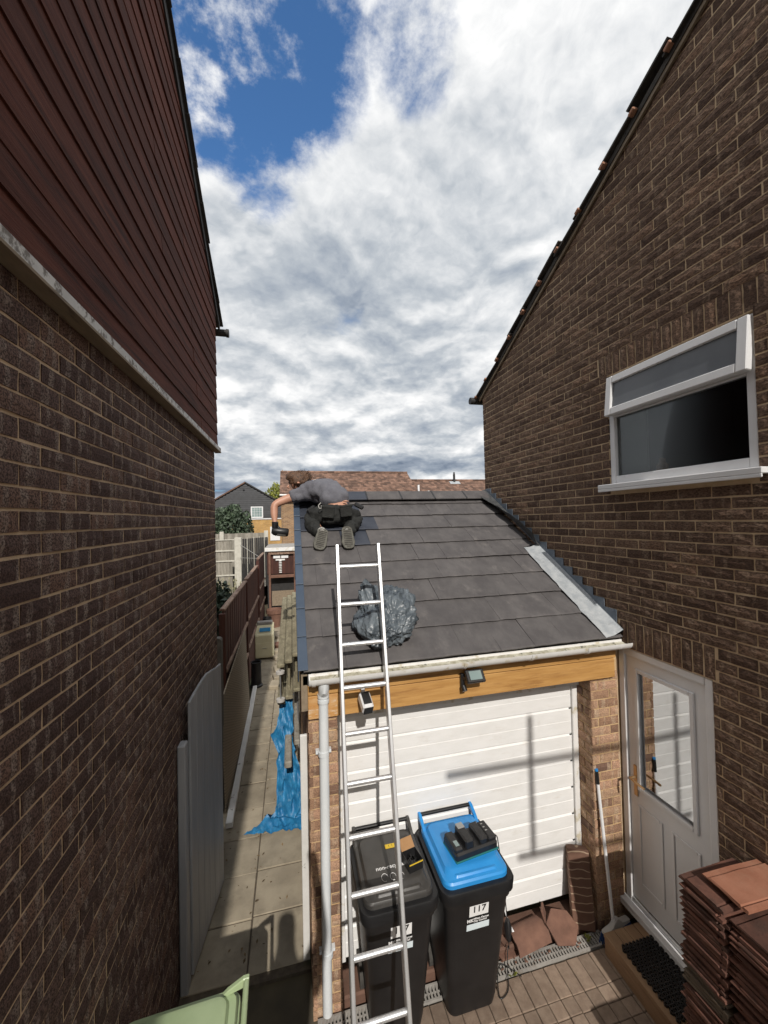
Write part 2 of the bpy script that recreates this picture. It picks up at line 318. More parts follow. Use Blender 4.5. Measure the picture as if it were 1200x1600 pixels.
m_lidpl = surf('dusty_dark_lid_plastic', (0.040, 0.038, 0.036), (0.060, 0.056, 0.052), 7, 0.42, 0.12, 160, stain=(0.10, 0.092, 0.08), sscale=6, slo=0.55, shi=0.9, samt=0.5)
m_bluepl = surf('bright_blue_lid_plastic', (0.020, 0.235, 0.60), (0.030, 0.275, 0.66), 5, 0.36, 0.08, 140, stain=(0.10, 0.32, 0.58), sscale=7, slo=0.6, shi=0.9, samt=0.5)
m_greenpl = surf('pale_green_bin_plastic', (0.30, 0.385, 0.215), (0.37, 0.455, 0.265), 4, 0.4, 0.08, 140, stain=(0.44, 0.47, 0.34), sscale=5, slo=0.55, shi=0.9, samt=0.5)
m_white = surf('white_print', (0.78, 0.78, 0.78), (0.82, 0.82, 0.82), 4, 0.5)
m_ink = surf('black_print', (0.012, 0.012, 0.012), (0.016, 0.016, 0.016), 4, 0.5)
m_yellow = surf('yellow_print', (0.66, 0.45, 0.03), (0.72, 0.50, 0.04), 4, 0.5)
m_black = surf('black_plastic', (0.010, 0.010, 0.011), (0.018, 0.018, 0.019), 12, 0.4, 0.1, 120)
m_teal = surf('teal_plastic', (0.006, 0.12, 0.12), (0.01, 0.15, 0.15), 12, 0.45)
m_slab = surf('concrete_slab', (0.265, 0.225, 0.165), (0.355, 0.305, 0.225), 5, 0.92, 0.4, 110, stain=(0.17, 0.145, 0.105), sscale=4, slo=0.5, shi=0.72, samt=0.65, rnd=0.10, speck=(0.10, 0.085, 0.065), spscale=75, splo=0.70, spamt=0.5)
m_paver = surf('brown_block_paver', (0.185, 0.132, 0.097), (0.255, 0.190, 0.142), 16, 0.9, 0.5, 130, stain=(0.30, 0.215, 0.15), sscale=9, slo=0.55, shi=0.8, samt=0.5, rnd=0.20, speck=(0.36, 0.30, 0.23), spscale=130, splo=0.70, spamt=0.6)
m_joint = surf('joint_dirt', (0.075, 0.058, 0.042), (0.12, 0.095, 0.065), 22, 0.95, 0.5, 90, stain=(0.06, 0.075, 0.03), sscale=6, samt=0.6)
m_soil = surf('garden_soil', (0.06, 0.05, 0.035), (0.12, 0.10, 0.06), 1.5, 0.95, 0.5, 20, stain=(0.05, 0.075, 0.025), sscale=0.6)
m_gal = surf('grey_plastic_grate', (0.27, 0.255, 0.235), (0.36, 0.34, 0.31), 9, 0.7, 0.3, 90, stain=(0.16, 0.125, 0.09), sscale=14, slo=0.52, shi=0.72)
m_redsill = surf('red_brown_sill', (0.11, 0.058, 0.040), (0.165, 0.088, 0.060), 8, 0.85, 0.5, 80, stain=(0.10, 0.065, 0.045), sscale=9, speck=(0.42, 0.35, 0.28), spscale=70, splo=0.74, spamt=0.6)
m_terra = surf('terracotta', (0.135, 0.068, 0.047), (0.195, 0.100, 0.068), 9, 0.85, 0.4, 90, stain=(0.12, 0.06, 0.04), sscale=8, speck=(0.5, 0.42, 0.35), spscale=60, splo=0.76, spamt=0.5)
m_stack = surf('old_red_roof_tile', (0.095, 0.040, 0.028), (0.165, 0.072, 0.048), 9, 0.88, 0.5, 90, stain=(0.055, 0.032, 0.024), sscale=7, slo=0.48, shi=0.7, samt=0.7, objspace=True, rnd=0.35, speck=(0.26, 0.18, 0.13), spscale=45, splo=0.70, spamt=0.45)
m_stackgrey = surf('old_brown_grey_roof_tile', (0.12, 0.092, 0.066), (0.165, 0.128, 0.092), 9, 0.9, 0.5, 90, objspace=True, rnd=0.2)
m_stacktop = surf('bright_red_roof_tile', (0.26, 0.105, 0.060), (0.34, 0.150, 0.092), 7, 0.85, 0.35, 110, stain=(0.36, 0.24, 0.16), sscale=4, slo=0.5, shi=0.8, samt=0.6, objspace=True, speck=(0.62, 0.52, 0.44), spscale=50, splo=0.78, spamt=0.6)  # brighter red than the rest of the stack
m_tarp = surf('blue_tarpaulin', (0.014, 0.13, 0.29), (0.025, 0.20, 0.40), 12, 0.45, 0.5, 35, stain=(0.20, 0.34, 0.44), sscale=14, slo=0.55, shi=0.75, samt=0.6, bdist=0.012, speck=(0.20, 0.17, 0.12), spscale=40, splo=0.72, spamt=0.6)
m_mossy = surf('mossy_grey_timber', (0.155, 0.135, 0.085), (0.245, 0.215, 0.145), 9, 0.9, 0.6, 60, stretch=(2, 0.7, 2), stain=(0.31, 0.285, 0.19), sscale=13, slo=0.5, shi=0.66, samt=0.8, speck=(0.44, 0.38, 0.28), spscale=45, splo=0.68, spamt=0.6)
m_greywood = surf('weathered_grey_timber', (0.215, 0.195, 0.16), (0.33, 0.305, 0.26), 6, 0.9, 0.5, 50, stretch=(3, 3, 0.5), stain=(0.12, 0.105, 0.085), sscale=5, slo=0.5, shi=0.75, tone=0.2)
m_fence = surf('red_brown_fence_stain', (0.045, 0.0135, 0.0085), (0.080, 0.025, 0.016), 6, 0.75, 0.4, 40, stretch=(3, 3, 0.5), stain=(0.025, 0.010, 0.008), sscale=3, tone=0.25)
m_fencetop = surf('worn_fence_rail', (0.20, 0.125, 0.085), (0.32, 0.22, 0.165), 9, 0.85, 0.4, 40, stretch=(3, 0.6, 3), stain=(0.08, 0.035, 0.025), sscale=7, slo=0.48, shi=0.66)
m_conc = surf('pale_concrete_post', (0.44, 0.42, 0.36), (0.54, 0.515, 0.45), 8, 0.9, 0.3, 90)
m_concdk = surf('dark_concrete_post', (0.085, 0.082, 0.075), (0.125, 0.12, 0.108), 12, 0.9, 0.5, 80)
m_gatep = surf('grey_white_gate_paint', (0.33, 0.34, 0.355), (0.41, 0.415, 0.425), 4, 0.5, 0.12, 40, stretch=(3, 3, 0.4), stain=(0.36, 0.34, 0.30), sscale=3, slo=0.55, shi=0.8, samt=0.4)
m_whitewood = surf('scuffed_white_board', (0.68, 0.67, 0.64), (0.76, 0.75, 0.72), 7, 0.6, 0.2, 60, stain=(0.16, 0.13, 0.09), sscale=11, slo=0.64, shi=0.70, samt=0.9, speck=(0.10, 0.08, 0.06), spscale=40, splo=0.74)
m_cream = surf('cream_cabinet_paint', (0.66, 0.61, 0.40), (0.72, 0.67, 0.46), 5, 0.5, 0.05, 40)
m_lattice = None
m_shirt = surf('grey_cotton', (0.115, 0.115, 0.135), (0.145, 0.145, 0.165), 14, 0.9, 0.55, 16, bdist=0.02)
m_trouser = surf('black_work_cloth', (0.012, 0.0125, 0.012), (0.022, 0.023, 0.021), 14, 0.85, 0.7, 20, bdist=0.02)
m_skin = surf('tanned_skin', (0.46, 0.235, 0.155), (0.52, 0.28, 0.19), 12, 0.5, 0.1, 60)
m_hair = surf('brown_hair', (0.055, 0.028, 0.016), (0.15, 0.078, 0.042), 45, 0.6, 0.9, 70, stretch=(1, 0.35, 1), bdist=0.01)
m_sole = surf('dusty_shoe_sole', (0.085, 0.082, 0.07), (0.135, 0.13, 0.11), 20, 0.9, 0.5, 90)
m_shoe = surf('dark_grey_shoe', (0.035, 0.035, 0.033), (0.06, 0.06, 0.055), 16, 0.8, 0.4, 90)
m_sock = surf('pale_sock', (0.42, 0.41, 0.38), (0.5, 0.49, 0.46), 16, 0.9)
m_print_blue = surf('blue_shirt_print', (0.03, 0.20, 0.40), (0.04, 0.24, 0.46), 14, 0.8)
m_roomdark = surf('unlit_room_dark', (0.035, 0.033, 0.030), (0.05, 0.047, 0.043), 2, 0.95)  # near-black lining, the unlit look of the room put into its colour
m_palepanel = surf('pale_green_panel', (0.24, 0.265, 0.255), (0.30, 0.325, 0.315), 3, 0.9)
m_gold = surf('brass_handle', (0.50, 0.33, 0.17), (0.58, 0.40, 0.22), 9, 0.35, metal=0.8)
m_steel = surf('dull_steel', (0.38, 0.38, 0.37), (0.48, 0.48, 0.47), 20, 0.4, 0.1, 90, metal=0.7)
m_wheel = surf('pale_grey_nylon', (0.42, 0.40, 0.37), (0.50, 0.48, 0.45), 12, 0.6, 0.1, 60)
m_rubber = surf('old_black_rubber', (0.04, 0.037, 0.033), (0.07, 0.065, 0.058), 20, 0.9, 0.4, 80)
m_bluebr = surf('blue_bristle', (0.012, 0.045, 0.16), (0.02, 0.06, 0.20), 30, 0.8, 0.8, 120)
m_stepwood = surf('tan_step_timber', (0.24, 0.145, 0.080), (0.31, 0.195, 0.11), 6, 0.75, 0.3, 40, stretch=(4, 0.7, 4), stain=(0.14, 0.085, 0.05), sscale=3)
m_ybrick = None
m_cardb = surf('brown_cardboard', (0.32, 0.175, 0.075), (0.38, 0.215, 0.10), 12, 0.85, 0.2, 60)
m_leaf = surf('shrub_leaf', (0.030, 0.050, 0.028), (0.070, 0.100, 0.056), 9, 0.6, tone=0.55, detail=2)
m_leafy = surf('yellow_green_leaf', (0.13, 0.15, 0.02), (0.24, 0.25, 0.045), 3, 0.6, tone=0.4, detail=2)
m_leafdk = surf('dark_fir_leaf', (0.014, 0.027, 0.014), (0.032, 0.054, 0.028), 6, 0.6, tone=0.55, detail=2)
m_grassy = surf('pale_stem', (0.20, 0.19, 0.11), (0.34, 0.32, 0.20), 6, 0.7, tone=0.4, detail=2)
m_bark = surf('bark', (0.05, 0.038, 0.026), (0.09, 0.07, 0.05), 12, 0.9, 0.5, 60)
m_wire = surf('black_cable', (0.012, 0.012, 0.012), (0.016, 0.016, 0.016), 5, 0.5)

def glassmat(name, mirror, tint=(0.93, 0.94, 0.95), rough=0.0, k=1.8):
    m, nt, b = newmat(name); nt.nodes.remove(b)
    fr = nd(nt, 'ShaderNodeFresnel', {'IOR': 1.52}).outputs[0]
    fac = mth(nt, 'ADD', mth(nt, 'MULTIPLY', fr, k), mirror, clamp=True)
    g = nd(nt, 'ShaderNodeBsdfGlossy', {'Color': tint + (1,), 'Roughness': rough})
    t = nd(nt, 'ShaderNodeBsdfTransparent', {'Color': (0.62, 0.63, 0.63, 1)})
    mx = nd(nt, 'ShaderNodeMixShader', {0: fac, 1: t.outputs[0], 2: g.outputs[0]})
    nt.links.new(mx.outputs[0], nt.nodes['Material Output'].inputs[0]); return m
m_glass = glassmat('window_pane_glass', 0.0, rough=0.16, k=0.22)
m_frost = surf('frosted_glass', (0.10, 0.11, 0.125), (0.13, 0.14, 0.155), 3, 0.35, 0.1, 300)
m_glassdoor = glassmat('coated_door_glass', 0.44)

def bagmat():
    m, nt, b = newmat('smoky_polythene'); P = pos(nt)
    n1 = noise(nt, P, 7, 5, 0.6); c = mixc(nt, sstep(nt, n1, .3, .7), (0.040, 0.052, 0.064), (0.15, 0.175, 0.195))
    z_ = nd(nt, 'ShaderNodeTexNoise', {'Vector': vmap(nt, P, (1.2, 0.5, 1.0)), 'Scale': 11.0, 'Detail': 4.0, 'Distortion': 1.2}, noise_type='RIDGED_MULTIFRACTAL').outputs[0]
    c = mixc(nt, sstep(nt, z_, .75, 1.3), c, (0.30, 0.33, 0.35)); nt.links.new(c, b.inputs['Base Color'])
    b.inputs['Roughness'].default_value = 0.38; b.inputs['Specular IOR Level'].default_value = 0.5
    nt.links.new(nd(nt, 'ShaderNodeBump', {'Height': z_, 'Strength': 0.55, 'Distance': 0.016}).outputs[0], b.inputs['Normal'])
    return m
m_bag = bagmat()
def rowmat(name, ca, cb, mort, bw, bh, axis_u, msize=0.02, tilt=None):
    # small-scale masonry for far surfaces: u runs along axis_u, v along z
    m, nt, b = newmat(name); P = pos(nt); s = nd(nt, 'ShaderNodeSeparateXYZ', {0: P})
    v = nd(nt, 'ShaderNodeCombineXYZ', {0: s.outputs[axis_u], 1: s.outputs[2]}).outputs[0]
    br = nd(nt, 'ShaderNodeTexBrick', {'Vector': v, 'Color1': ca + (1,), 'Color2': cb + (1,), 'Mortar': mort + (1,), 'Scale': 1.0, 'Mortar Size': msize, 'Brick Width': bw, 'Row Height': bh, 'Bias': 0.0})
    n1 = noise(nt, P, 2.0, 6, 0.7)
    c = mixc(nt, 0.5, br.outputs[0], nd(nt, 'ShaderNodeVectorMath', {0: br.outputs[0], 3: mth(nt, 'MULTIPLY', n1, 2.0)}, operation='SCALE').outputs[0])
    nt.links.new(c, b.inputs['Base Color']); b.inputs['Roughness'].default_value = 0.9
    return m
m_ybrick = rowmat('yellow_far_brick', (0.42, 0.225, 0.055), (0.52, 0.30, 0.085), (0.36, 0.27, 0.16), 0.225, 0.075, 0, 0.012)
m_pbrick = rowmat('orange_far_brick', (0.20, 0.105, 0.055), (0.34, 0.19, 0.095), (0.30, 0.24, 0.16), 0.225, 0.075, 1, 0.012)
m_pbrickx = rowmat('orange_far_brick_front', (0.20, 0.105, 0.055), (0.34, 0.19, 0.095), (0.30, 0.24, 0.16), 0.225, 0.075, 0, 0.012)
m_fartile = surf('far_brown_roof_tile', (0.115, 0.066, 0.046), (0.185, 0.108, 0.076), 3.5, 0.9, 0, tone=0.45, stain=(0.09, 0.05, 0.035), sscale=1.2, detail=3)
m_blackclad = surf('black_weatherboard', (0.020, 0.021, 0.024), (0.034, 0.035, 0.040), 3, 0.6, 0.2, 20, tone=0.25)
m_farglass = surf('far_window_glass', (0.20, 0.27, 0.27), (0.30, 0.37, 0.36), 1.5, 0.15)

# ------------------------------------------------------------------ masonry
def brick_geo(L, H, rng, jit=0.0012, D=0.03):
    nx, nz = (4, 2) if L > 0.12 else (2, 2)
    if H > L: nx, nz = 2, 4
    vs = []; r = 0.0042
    for j in range(nz + 1):
        for i in range(nx + 1):
            e = (i in (0, nx)) or (j in (0, nz))
            x = L * i / nx; z = H * j / nz
            y = (-r if e else 0.0) + rng.uniform(-jit, jit)
            x += rng.uniform(-0.0015, 0.0015); z += rng.uniform(-0.0015, 0.0015)
            vs.append((x, y, z))
    fs = [(j * (nx + 1) + i, (j + 1) * (nx + 1) + i, (j + 1) * (nx + 1) + i + 1, j * (nx + 1) + i + 1) for j in range(nz) for i in range(nx)]
    ring = [i for i in range(nx + 1)] + [j * (nx + 1) + nx for j in range(1, nz + 1)] + [nz * (nx + 1) + i for i in range(nx - 1, -1, -1)] + [j * (nx + 1) for j in range(nz - 1, 0, -1)]
    n0 = len(vs); vs += [(vs[k][0], -D, vs[k][2]) for k in ring]; m = len(ring)
    fs += [(ring[k], ring[(k + 1) % m], n0 + (k + 1) % m, n0 + k) for k in range(m)]
    return vs, fs
def bricks(parent, mat, origin, ud, bl, nind, seed, soft=0.55):
    # bl: list of (u, z, L, H, out).  The largest in view become single objects, the rest one joined part.
    rng = random.Random(seed); origin = Vector(origin); ud = Vector(ud); n = Vector((0, 0, 1)).cross(ud)
    off = wloc(parent); var = {}; sc = []
    for k, (u, z, L, H, out) in enumerate(bl):
        c = origin + ud * (u + L / 2) + Vector((0, 0, z + H / 2)); d = c - CAM; w = d.dot(FW); a = -1
        if w > 0.1:
            px = 600 + FPX * d.dot(RT) / w; py = 800 - FPX * d.dot(UP) / w
            if -60 < px < 1260 and -60 < py < 1660: a = L * H * abs(d.dot(n)) / w ** 3
        sc.append(a)
    order = sorted(range(len(bl)), key=lambda i: -sc[i]); ind = set(i for i in order[:nind] if sc[i] > 0)
    rot = Matrix((ud, n, Vector((0, 0, 1)))).transposed().to_4x4()
    rest = MB(); bs = [ ]
    for k, (u, z, L, H, out) in enumerate(bl):
        jz = rng.uniform(-0.0015, 0.0015); o = origin + ud * u + n * (out + rng.uniform(-0.0006, 0.0025)) + Vector((0, 0, z + jz))
        if k in ind:
            key = (round(L, 2), round(H, 2)); lst = var.setdefault(key, [])
            if len(lst) < 26:
                vs, fs = brick_geo(L, H, rng); mb = MB(); sh = rng.uniform(0, 40); mb.add(vs, fs, rng.random(), [v[0] + v[2] * 0.05 + sh for v in vs] if H < L else [v[2] + sh for v in vs])
                lst.append(mb.mesh('brick', fix=True)); me = lst[-1]
            else: me = rng.choice(lst)
            ob = link('brick', me, mat, parent); rr = Matrix.Rotation(rng.uniform(-0.004, 0.004), 4, n)
            ob.matrix_local = Matrix.Translation(o - off) @ rr @ rot
        elif sc[k] > 0 or k % 1 == 0:
            vs, fs = brick_geo(L, H, rng); sh = rng.uniform(0, 40)
            rest.add([o + ud * v[0] + n * v[1] + Vector((0, 0, v[2])) for v in vs], fs, rng.random(), [v[0] + v[2] * 0.05 + sh for v in vs])
    if rest.v:
        r = rest.build('smaller_bricks', mat, parent, fix=False); r['kind'] = 'stuff'
def courses(zref, k0, k1, ivals, rng, ph=0.0):
    out = []
    for k in range(k0, k1):
        z = zref + k * 0.075 + 0.005; sh = (0.1125 if k % 2 else 0.0) + ph
        for a, b in ivals(z, z + 0.065):
            i = math.floor((a - sh) / 0.225) - 1
            while True:
                u0 = sh + i * 0.225; u1 = u0 + 0.215; i += 1
                if u0 > b: break
                p, q = max(u0, a), min(u1, b)
                if q - p > 0.03: out.append((p, z, q - p, 0.065, 0.0))
    return out

# ------------------------------------------------------------------ ground, drive and path
mb = MB(); N = 40
mb.add([(-400, -60, -0.035), (400, -60, -0.035), (400, 800, -0.035), (-400, 800, -0.035)], [(0, 1, 2, 3)])
tag(mb.build('ground', m_soil), kind='structure')
# the gardens behind the garage stand about a metre higher
mb = MB(); xs = [-40, -12, -6, -3, -2, -1.35]; ys = [8, 11, 14, 20, 40, 90]
hs = [0.0, 0.5, 0.9, 1.0, 1.1, 1.2]
mb.add([(x, y, h - 0.02) for y, h in zip(ys, hs) for x in xs], [(j * 6 + i, j * 6 + i + 1, (j + 1) * 6 + i + 1, (j + 1) * 6 + i) for j in range(5) for i in range(5)])
mb.add([(-1.35, 16.2, 0.9), (40, 16.2, 0.9), (40, 90, 1.2), (-1.35, 90, 1.2)], [(0, 1, 2, 3)])
tag(mb.build('garden_ground', m_soil), kind='structure')

drive = MB().box(-0.85, 2.66, -3.0, 2.63, -0.06, -0.012).build('driveway', m_joint); tag(drive, kind='structure')
pav = []
for i in range(-9, 27):
    # a soldier row along the drain, then 200 x 100 blocks laid along the drive in half bond
    x = -0.83 + (i + 9) * 0.1
    if x + 0.1 > 2.66: break
    for (y, d_) in ((2.42, .2), (2.32, .1), (2.22, .1), (2.02, .2), (1.92, .1), (1.82, .1), (1.62, .2)): pav.append((x, y, .1, d_))
pm = {}
for d_ in (.1, .2): b = MB(); b.box(0.002, 0.098, 0.002, d_ - .002, -0.05, 0.0); pm[d_] = b.mesh('block_paver', bevel=0.004)
for (x, y, w, h) in [p for p in pav if p[1] > 1.5][:260]:
    o = link('block_paver', pm[h], m_paver, drive); o.location = (x, y, RN.uniform(-0.002, 0.003)); o.rotation_euler = (RN.uniform(-.006, .006), RN.uniform(-.006, .006), RN.uniform(-.012, .012))
path = MB().box(-0.842, 0.083, 3.06, 17.0, -0.06, -0.008).build('path', m_joint); tag(path, kind='structure')
sm = {}
for cx0, cx1 in ((-0.842, -0.395), (-0.385, 0.08)):
    b = MB(); b.box(0, cx1 - cx0, 0.004, 0.444, -0.04, 0.0); sm[cx0] = b.mesh('paving_slab', bevel=0.004)
    for j in range(24):
        o = link('paving_slab', sm[cx0], m_slab, path); o.location = (cx0, 3.10 + 0.45 * j + (0.02 if cx0 > -0.5 else 0), RN.uniform(-0.003, 0.005)); o.rotation_euler = (RN.uniform(-.006, .006), RN.uniform(-.006, .006), RN.uniform(-.006, .006))

# ------------------------------------------------------------------ left house
LX = -0.843; LEND = 4.70
lh = empty('left_house', (LX, LEND, 0), 'dark plum brick house on the left with red stained timber cladding on its upper storey', 'house')
def lrake(y): return 5.86 + (4.725 - y) * 0.642 if y > 0.6 else 5.86 + 4.125 * 0.642 - (0.6 - y) * 0.642
mb = MB(); t = LX - 0.0062
mb.prism([(t, LEND - 0.003, -0.05), (t, -4, -0.05), (t, -4, lrake(-4)), (t, 0.6, lrake(0.6)), (t, LEND - 0.003, lrake(LEND))], (-0.25, 0, 0))
mb.prism([(t - 0.25, LEND - 0.003, -0.05), (t - 0.25, LEND - 0.25, -0.05), (t - 5, LEND - 0.25, -0.05), (t - 5, LEND - 0.003, -0.05)], (0, 0, 5.8))
mb.prism([(t - 0.25, -4, -0.05), (t - 0.25, -3.75, -0.05), (t - 5, -3.75, -0.05), (t - 5, -4, -0.05)], (0, 0, 5.8))
lw = mb.build('wall', m_mort_left, lh)
bl = courses(4.046, -55, 2, lambda z0, z1: [(-LEND, 1.5)], RN)
bricks(lw, m_brick_left, (LX, 0, 0), (0, -1, 0), [b for b in bl if b[0] < -0.9], 300, 3)
# timber cladding, board by board, cut along the roof slope
k = 0; z = 4.262
while z < 8.45:
    ze = z + 0.135; xa, xb = LX + 0.032, LX + 0.024
    def yc(zz): return 4.725 - (zz - 5.84) / 0.642
    yt0 = min(LEND + 0.012, yc(z)); yt1 = min(LEND + 0.012, yc(ze))
    cut = [RN.uniform(1.9, 2.9) if k % 2 else RN.uniform(3.2, 4.1)]
    if cut[0] > yt1 - 0.4: cut = []
    lo = -1.2
    for part, (a, b0, b1) in enumerate([(lo, c, c) for c in cut] + [((cut[0] + 0.003) if cut else lo, yt0, yt1)]):
        ja = RN.uniform(-0.002, 0.003)
        s0 = [Vector((xa + ja, a, z)), Vector((LX, a, z)), Vector((LX, a, ze + 0.004)), Vector((xb + ja, a, ze + 0.004)), Vector((xa + ja - 0.001, a, z + 0.035))]
        s1 = [Vector((p.x, b0 + (b1 - b0) * (p.z - z) / 0.139, p.z)) for p in s0]
        if b1 - a > 0.02: MB().loft([s0, s1], tone=RN.random()).build('cladding_board', m_clad, lh)
    z = ze; k += 1
# the painted drip board under the cladding
MB().prism([(LX + 0.062, -1.2, 4.205), (LX + 0.004, -1.2, 4.200), (LX + 0.004, -1.2, 4.285), (LX + 0.036, -1.2, 4.268), (LX + 0.064, -1.2, 4.243)], (0, LEND + 1.23, 0)).build('drip_board', m_trim, lh)
MB().prism([(LX + 0.066, -1.2, 4.192), (LX + 0.003, -1.2, 4.188), (LX + 0.003, -1.2, 4.199), (LX + 0.066, -1.2, 4.203)], (0, LEND + 1.23, 0)).build('soffit_strip', m_soffit, lh)
# roof slab, barge board and verge tiles
sl_ = math.atan(0.642)
def roofslab(parent, x0, x1, yf, zf, yr, slope, t=0.05, yback=-4.4, mat=m_oldtile):
    zr = zf + (yf - yr) * slope
    b = MB().prism([(x0, yf, zf), (x0, yr, zr), (x0, yback, zr - (yr - yback) * slope), (x0, yback, zr - (yr - yback) * slope - t), (x0, yr, zr - t), (x0, yf, zf - t)], (x1 - x0, 0, 0))
    return b.build('roof', mat, parent)
lro = roofslab(lh, LX - 5.2, LX + 0.02, 4.93, 5.79, 0.6, 0.642)
MB().prism([(LX + 0.022, 4.90, 5.70), (LX + 0.022, 0.6, 5.70 + 4.3 * 0.642), (LX + 0.022, 0.6, 5.83 + 4.3 * 0.642), (LX + 0.022, 4.90, 5.83)], (0.022, 0, 0)).build('barge_board', m_dark, lh)
def verge(parent, x0, x1, yf, zf, slope, n, step, mat, lift=0.02):
    dy = step * math.cos(math.atan(slope))
    v = []
    for kk in range(3):
        b = MB(); L = step + 0.05; j = RN.uniform(-0.006, 0.006)
        s0 = [Vector((x0, 0, 0)), Vector((x1 + j, 0, 0.002)), Vector((x1 + j, 0, 0.018)), Vector((x0, 0, 0.018))]
        mid = [p + Vector((0, -L * 0.5, 0.001)) + Vector((RN.uniform(-.003, .003) if p.x == x1 + j else 0, 0, RN.uniform(-.002, .002))) for p in s0]
        b.loft([s0, mid, [p + Vector((0, -L, 0)) for p in s0]]); v.append(b.mesh('verge_tile'))
    for i in range(n):
        o = link('verge_tile', RN.choice(v), mat, parent)
        o.location = Vector((0, yf - dy * i, zf + dy * i * slope + lift)) - wloc(parent)
        o.rotation_euler = (-math.atan(slope) + 0.035, RN.uniform(-.02, .02), RN.uniform(-.012, .012))
verge(lro, LX - 0.05, LX + 0.072, 4.96, 5.775, 0.642, 17, 0.30, m_oldtile, 0.0)
b = MB()
for sgn in (0,):
    pts = [(LX - 1.0, 4.99, 5.71), (LX + 0.12, 4.99, 5.71)]
    b.tube(pts, 0.042, 12); b.tube([(LX + 0.10, 4.99, 5.71), (LX + 0.13, 4.99, 5.71)], 0.049, 12)
b.build('gutter', m_dark, lh, smooth=40)

# ------------------------------------------------------------------ right house
RX = 2.66; REND = 4.964
rh = empty('right_house', (RX, REND, 0), 'brown textured brick gable wall of the house on the right with a white framed window', 'house')
def rrake(y): return 5.135 + (4.964 - y) * 0.509 if y > 0.5 else 5.135 + 4.464 * 0.509 - (0.5 - y) * 0.509
WY0, WY1, WZ0, WZ1 = 1.678, 2.767, 3.615, 4.574
DY0, DY1, DZ1 = 1.985, 2.755, 2.286
mb = MB(); t = RX + 0.0062
def seg(y0, y1, z0, z1=None):
    top = [(t, y1, z1 if z1 is not None else rrake(y1)), (t, y0, z1 if z1 is not None else rrake(y0))]
    if z1 is None and y0 < 0.5 < y1: top.insert(1, (t, 0.5, rrake(0.5)))
    mb.prism([(t, y0, z0), (t, y1, z0)] + top, (0.25, 0, 0))
seg(-4, WY0, -0.05); seg(WY0, DY0, -0.05, WZ0); seg(WY0, DY0, WZ1); seg(DY0, WY1, DZ1, WZ0); seg(DY0, WY1, WZ1); seg(WY1, REND - 0.003, -0.05)
mb.box(t + 0.25, t + 5, REND - 0.25, REND - 0.003, -0.05, 5.1); mb.box(t + 0.25, t + 5, -4, -3.75, -0.05, 5.1)
rw = mb.build('wall', m_mort_right, rh)
def riv(z0, z1):
    zm = (z0 + z1) / 2; top = min(REND, 4.964 - (zm - 5.11) / 0.509)
    iv = [(0.95, top)]
    holes = []
    if zm < DZ1 + 0.225 and zm > -1: holes.append((DY0 - (0.0 if zm < DZ1 else 0.02), DY1 + 0.02))
    if WZ0 - 0.03 < zm < WZ1: holes.append((WY0, WY1))
    if WZ1 <= zm < WZ1 + 0.205: holes.append((WY0 - 0.10, WY1 + 0.10))
    for a, b_ in holes:
        nx = []
        for p, q in iv:
            if a > p: nx.append((p, min(q, a)))
            if b_ < q: nx.append((max(p, b_), q))
        iv = [x for x in nx if x[1] - x[0] > 0.02]
    return iv
bl = courses(3.407, -46, 52, riv, RN, 0.04)
y = WY0 - 0.095
while y + 0.065 < WY1 + 0.1: bl.append((y, WZ1 + 0.006, 0.065, 0.178, 0.0)); y += 0.075
y = DY0 - 0.015
while y + 0.065 < DY1 + 0.025: bl.append((y, DZ1 + 0.006, 0.065, 0.212, 0.0)); y += 0.075
bricks(rw, m_brick_right, (RX, 0, 0), (0, 1, 0), bl, 300, 5)
rro = roofslab(rh, RX - 0.03, RX + 5.2, 5.05, 5.115, 0.5, 0.509)
MB().prism([(RX - 0.022, 5.02, 5.045), (RX - 0.022, 0.5, 5.045 + 4.52 * 0.509), (RX - 0.022, 0.5, 5.12 + 4.52 * 0.509), (RX - 0.022, 5.02, 5.12)], (0.018, 0, 0)).build('undercloak', m_soffit, rh)
verge(rro, RX - 0.062, RX + 0.1, 5.09, 5.10, 0.509, 15, 0.335, m_oldtile, 0.008)
dy = 0.335 * math.cos(math.atan(0.509))
for i in range(13):
    yy = 5.06 - dy * i
    MB().obox((RX - 0.052, yy, 5.098 + (5.09 - yy) * 0.509), (0.045, 0.055, 0.030), Matrix.Rotation(-math.atan(0.509), 3, 'X')).build('verge_clip', m_clip, rro, bevel=0.006)
MB().tube([(RX - 0.12, 5.11, 5.075), (RX + 2, 5.11, 5.075)], 0.05, 12).build('gutter', m_dark, rh, smooth=40)
# window

fx0, fx1 = RX + 0.012, RX + 0.075
ZT = 4.245
b = MB(); w = 0.055
b.box(fx0, fx1, WY0 + .004, WY0 + w, WZ0 + .03, WZ1 - .012); b.box(fx0, fx1, WY1 - w, WY1 - .004, WZ0 + .03, WZ1 - .012)
b.box(fx0 + .001, fx1, WY0 + w, WY1 - w, WZ0 + .03, WZ0 + .095); b.box(fx0 + .001, fx1, WY0 + w, WY1 - w, WZ1 - .06, WZ1 - .012); b.box(fx0 + .001, fx1, WY0 + w, WY1 - w, ZT - .035, ZT + .03)
win = b.build('window', m_upvc, rh, bevel=0.004)
b = MB(); b.box(RX - 0.075, RX + 0.08, WY0 - 0.06, WY1 + 0.055, WZ0 - 0.012, WZ0 + 0.026); b.box(RX - 0.075, RX - 0.066, WY0 - 0.06, WY1 + 0.055, WZ0 - 0.035, WZ0 - 0.012)
b.build('sill', m_upvc, win, bevel=0.004)
MB().box(RX + 0.040, RX + 0.046, WY0 + w - .004, WY1 - w + .004, WZ0 + .09, ZT - .03).build('pane', m_glass, win)
hz = WZ1 - 0.02; ang = rad(6.0)
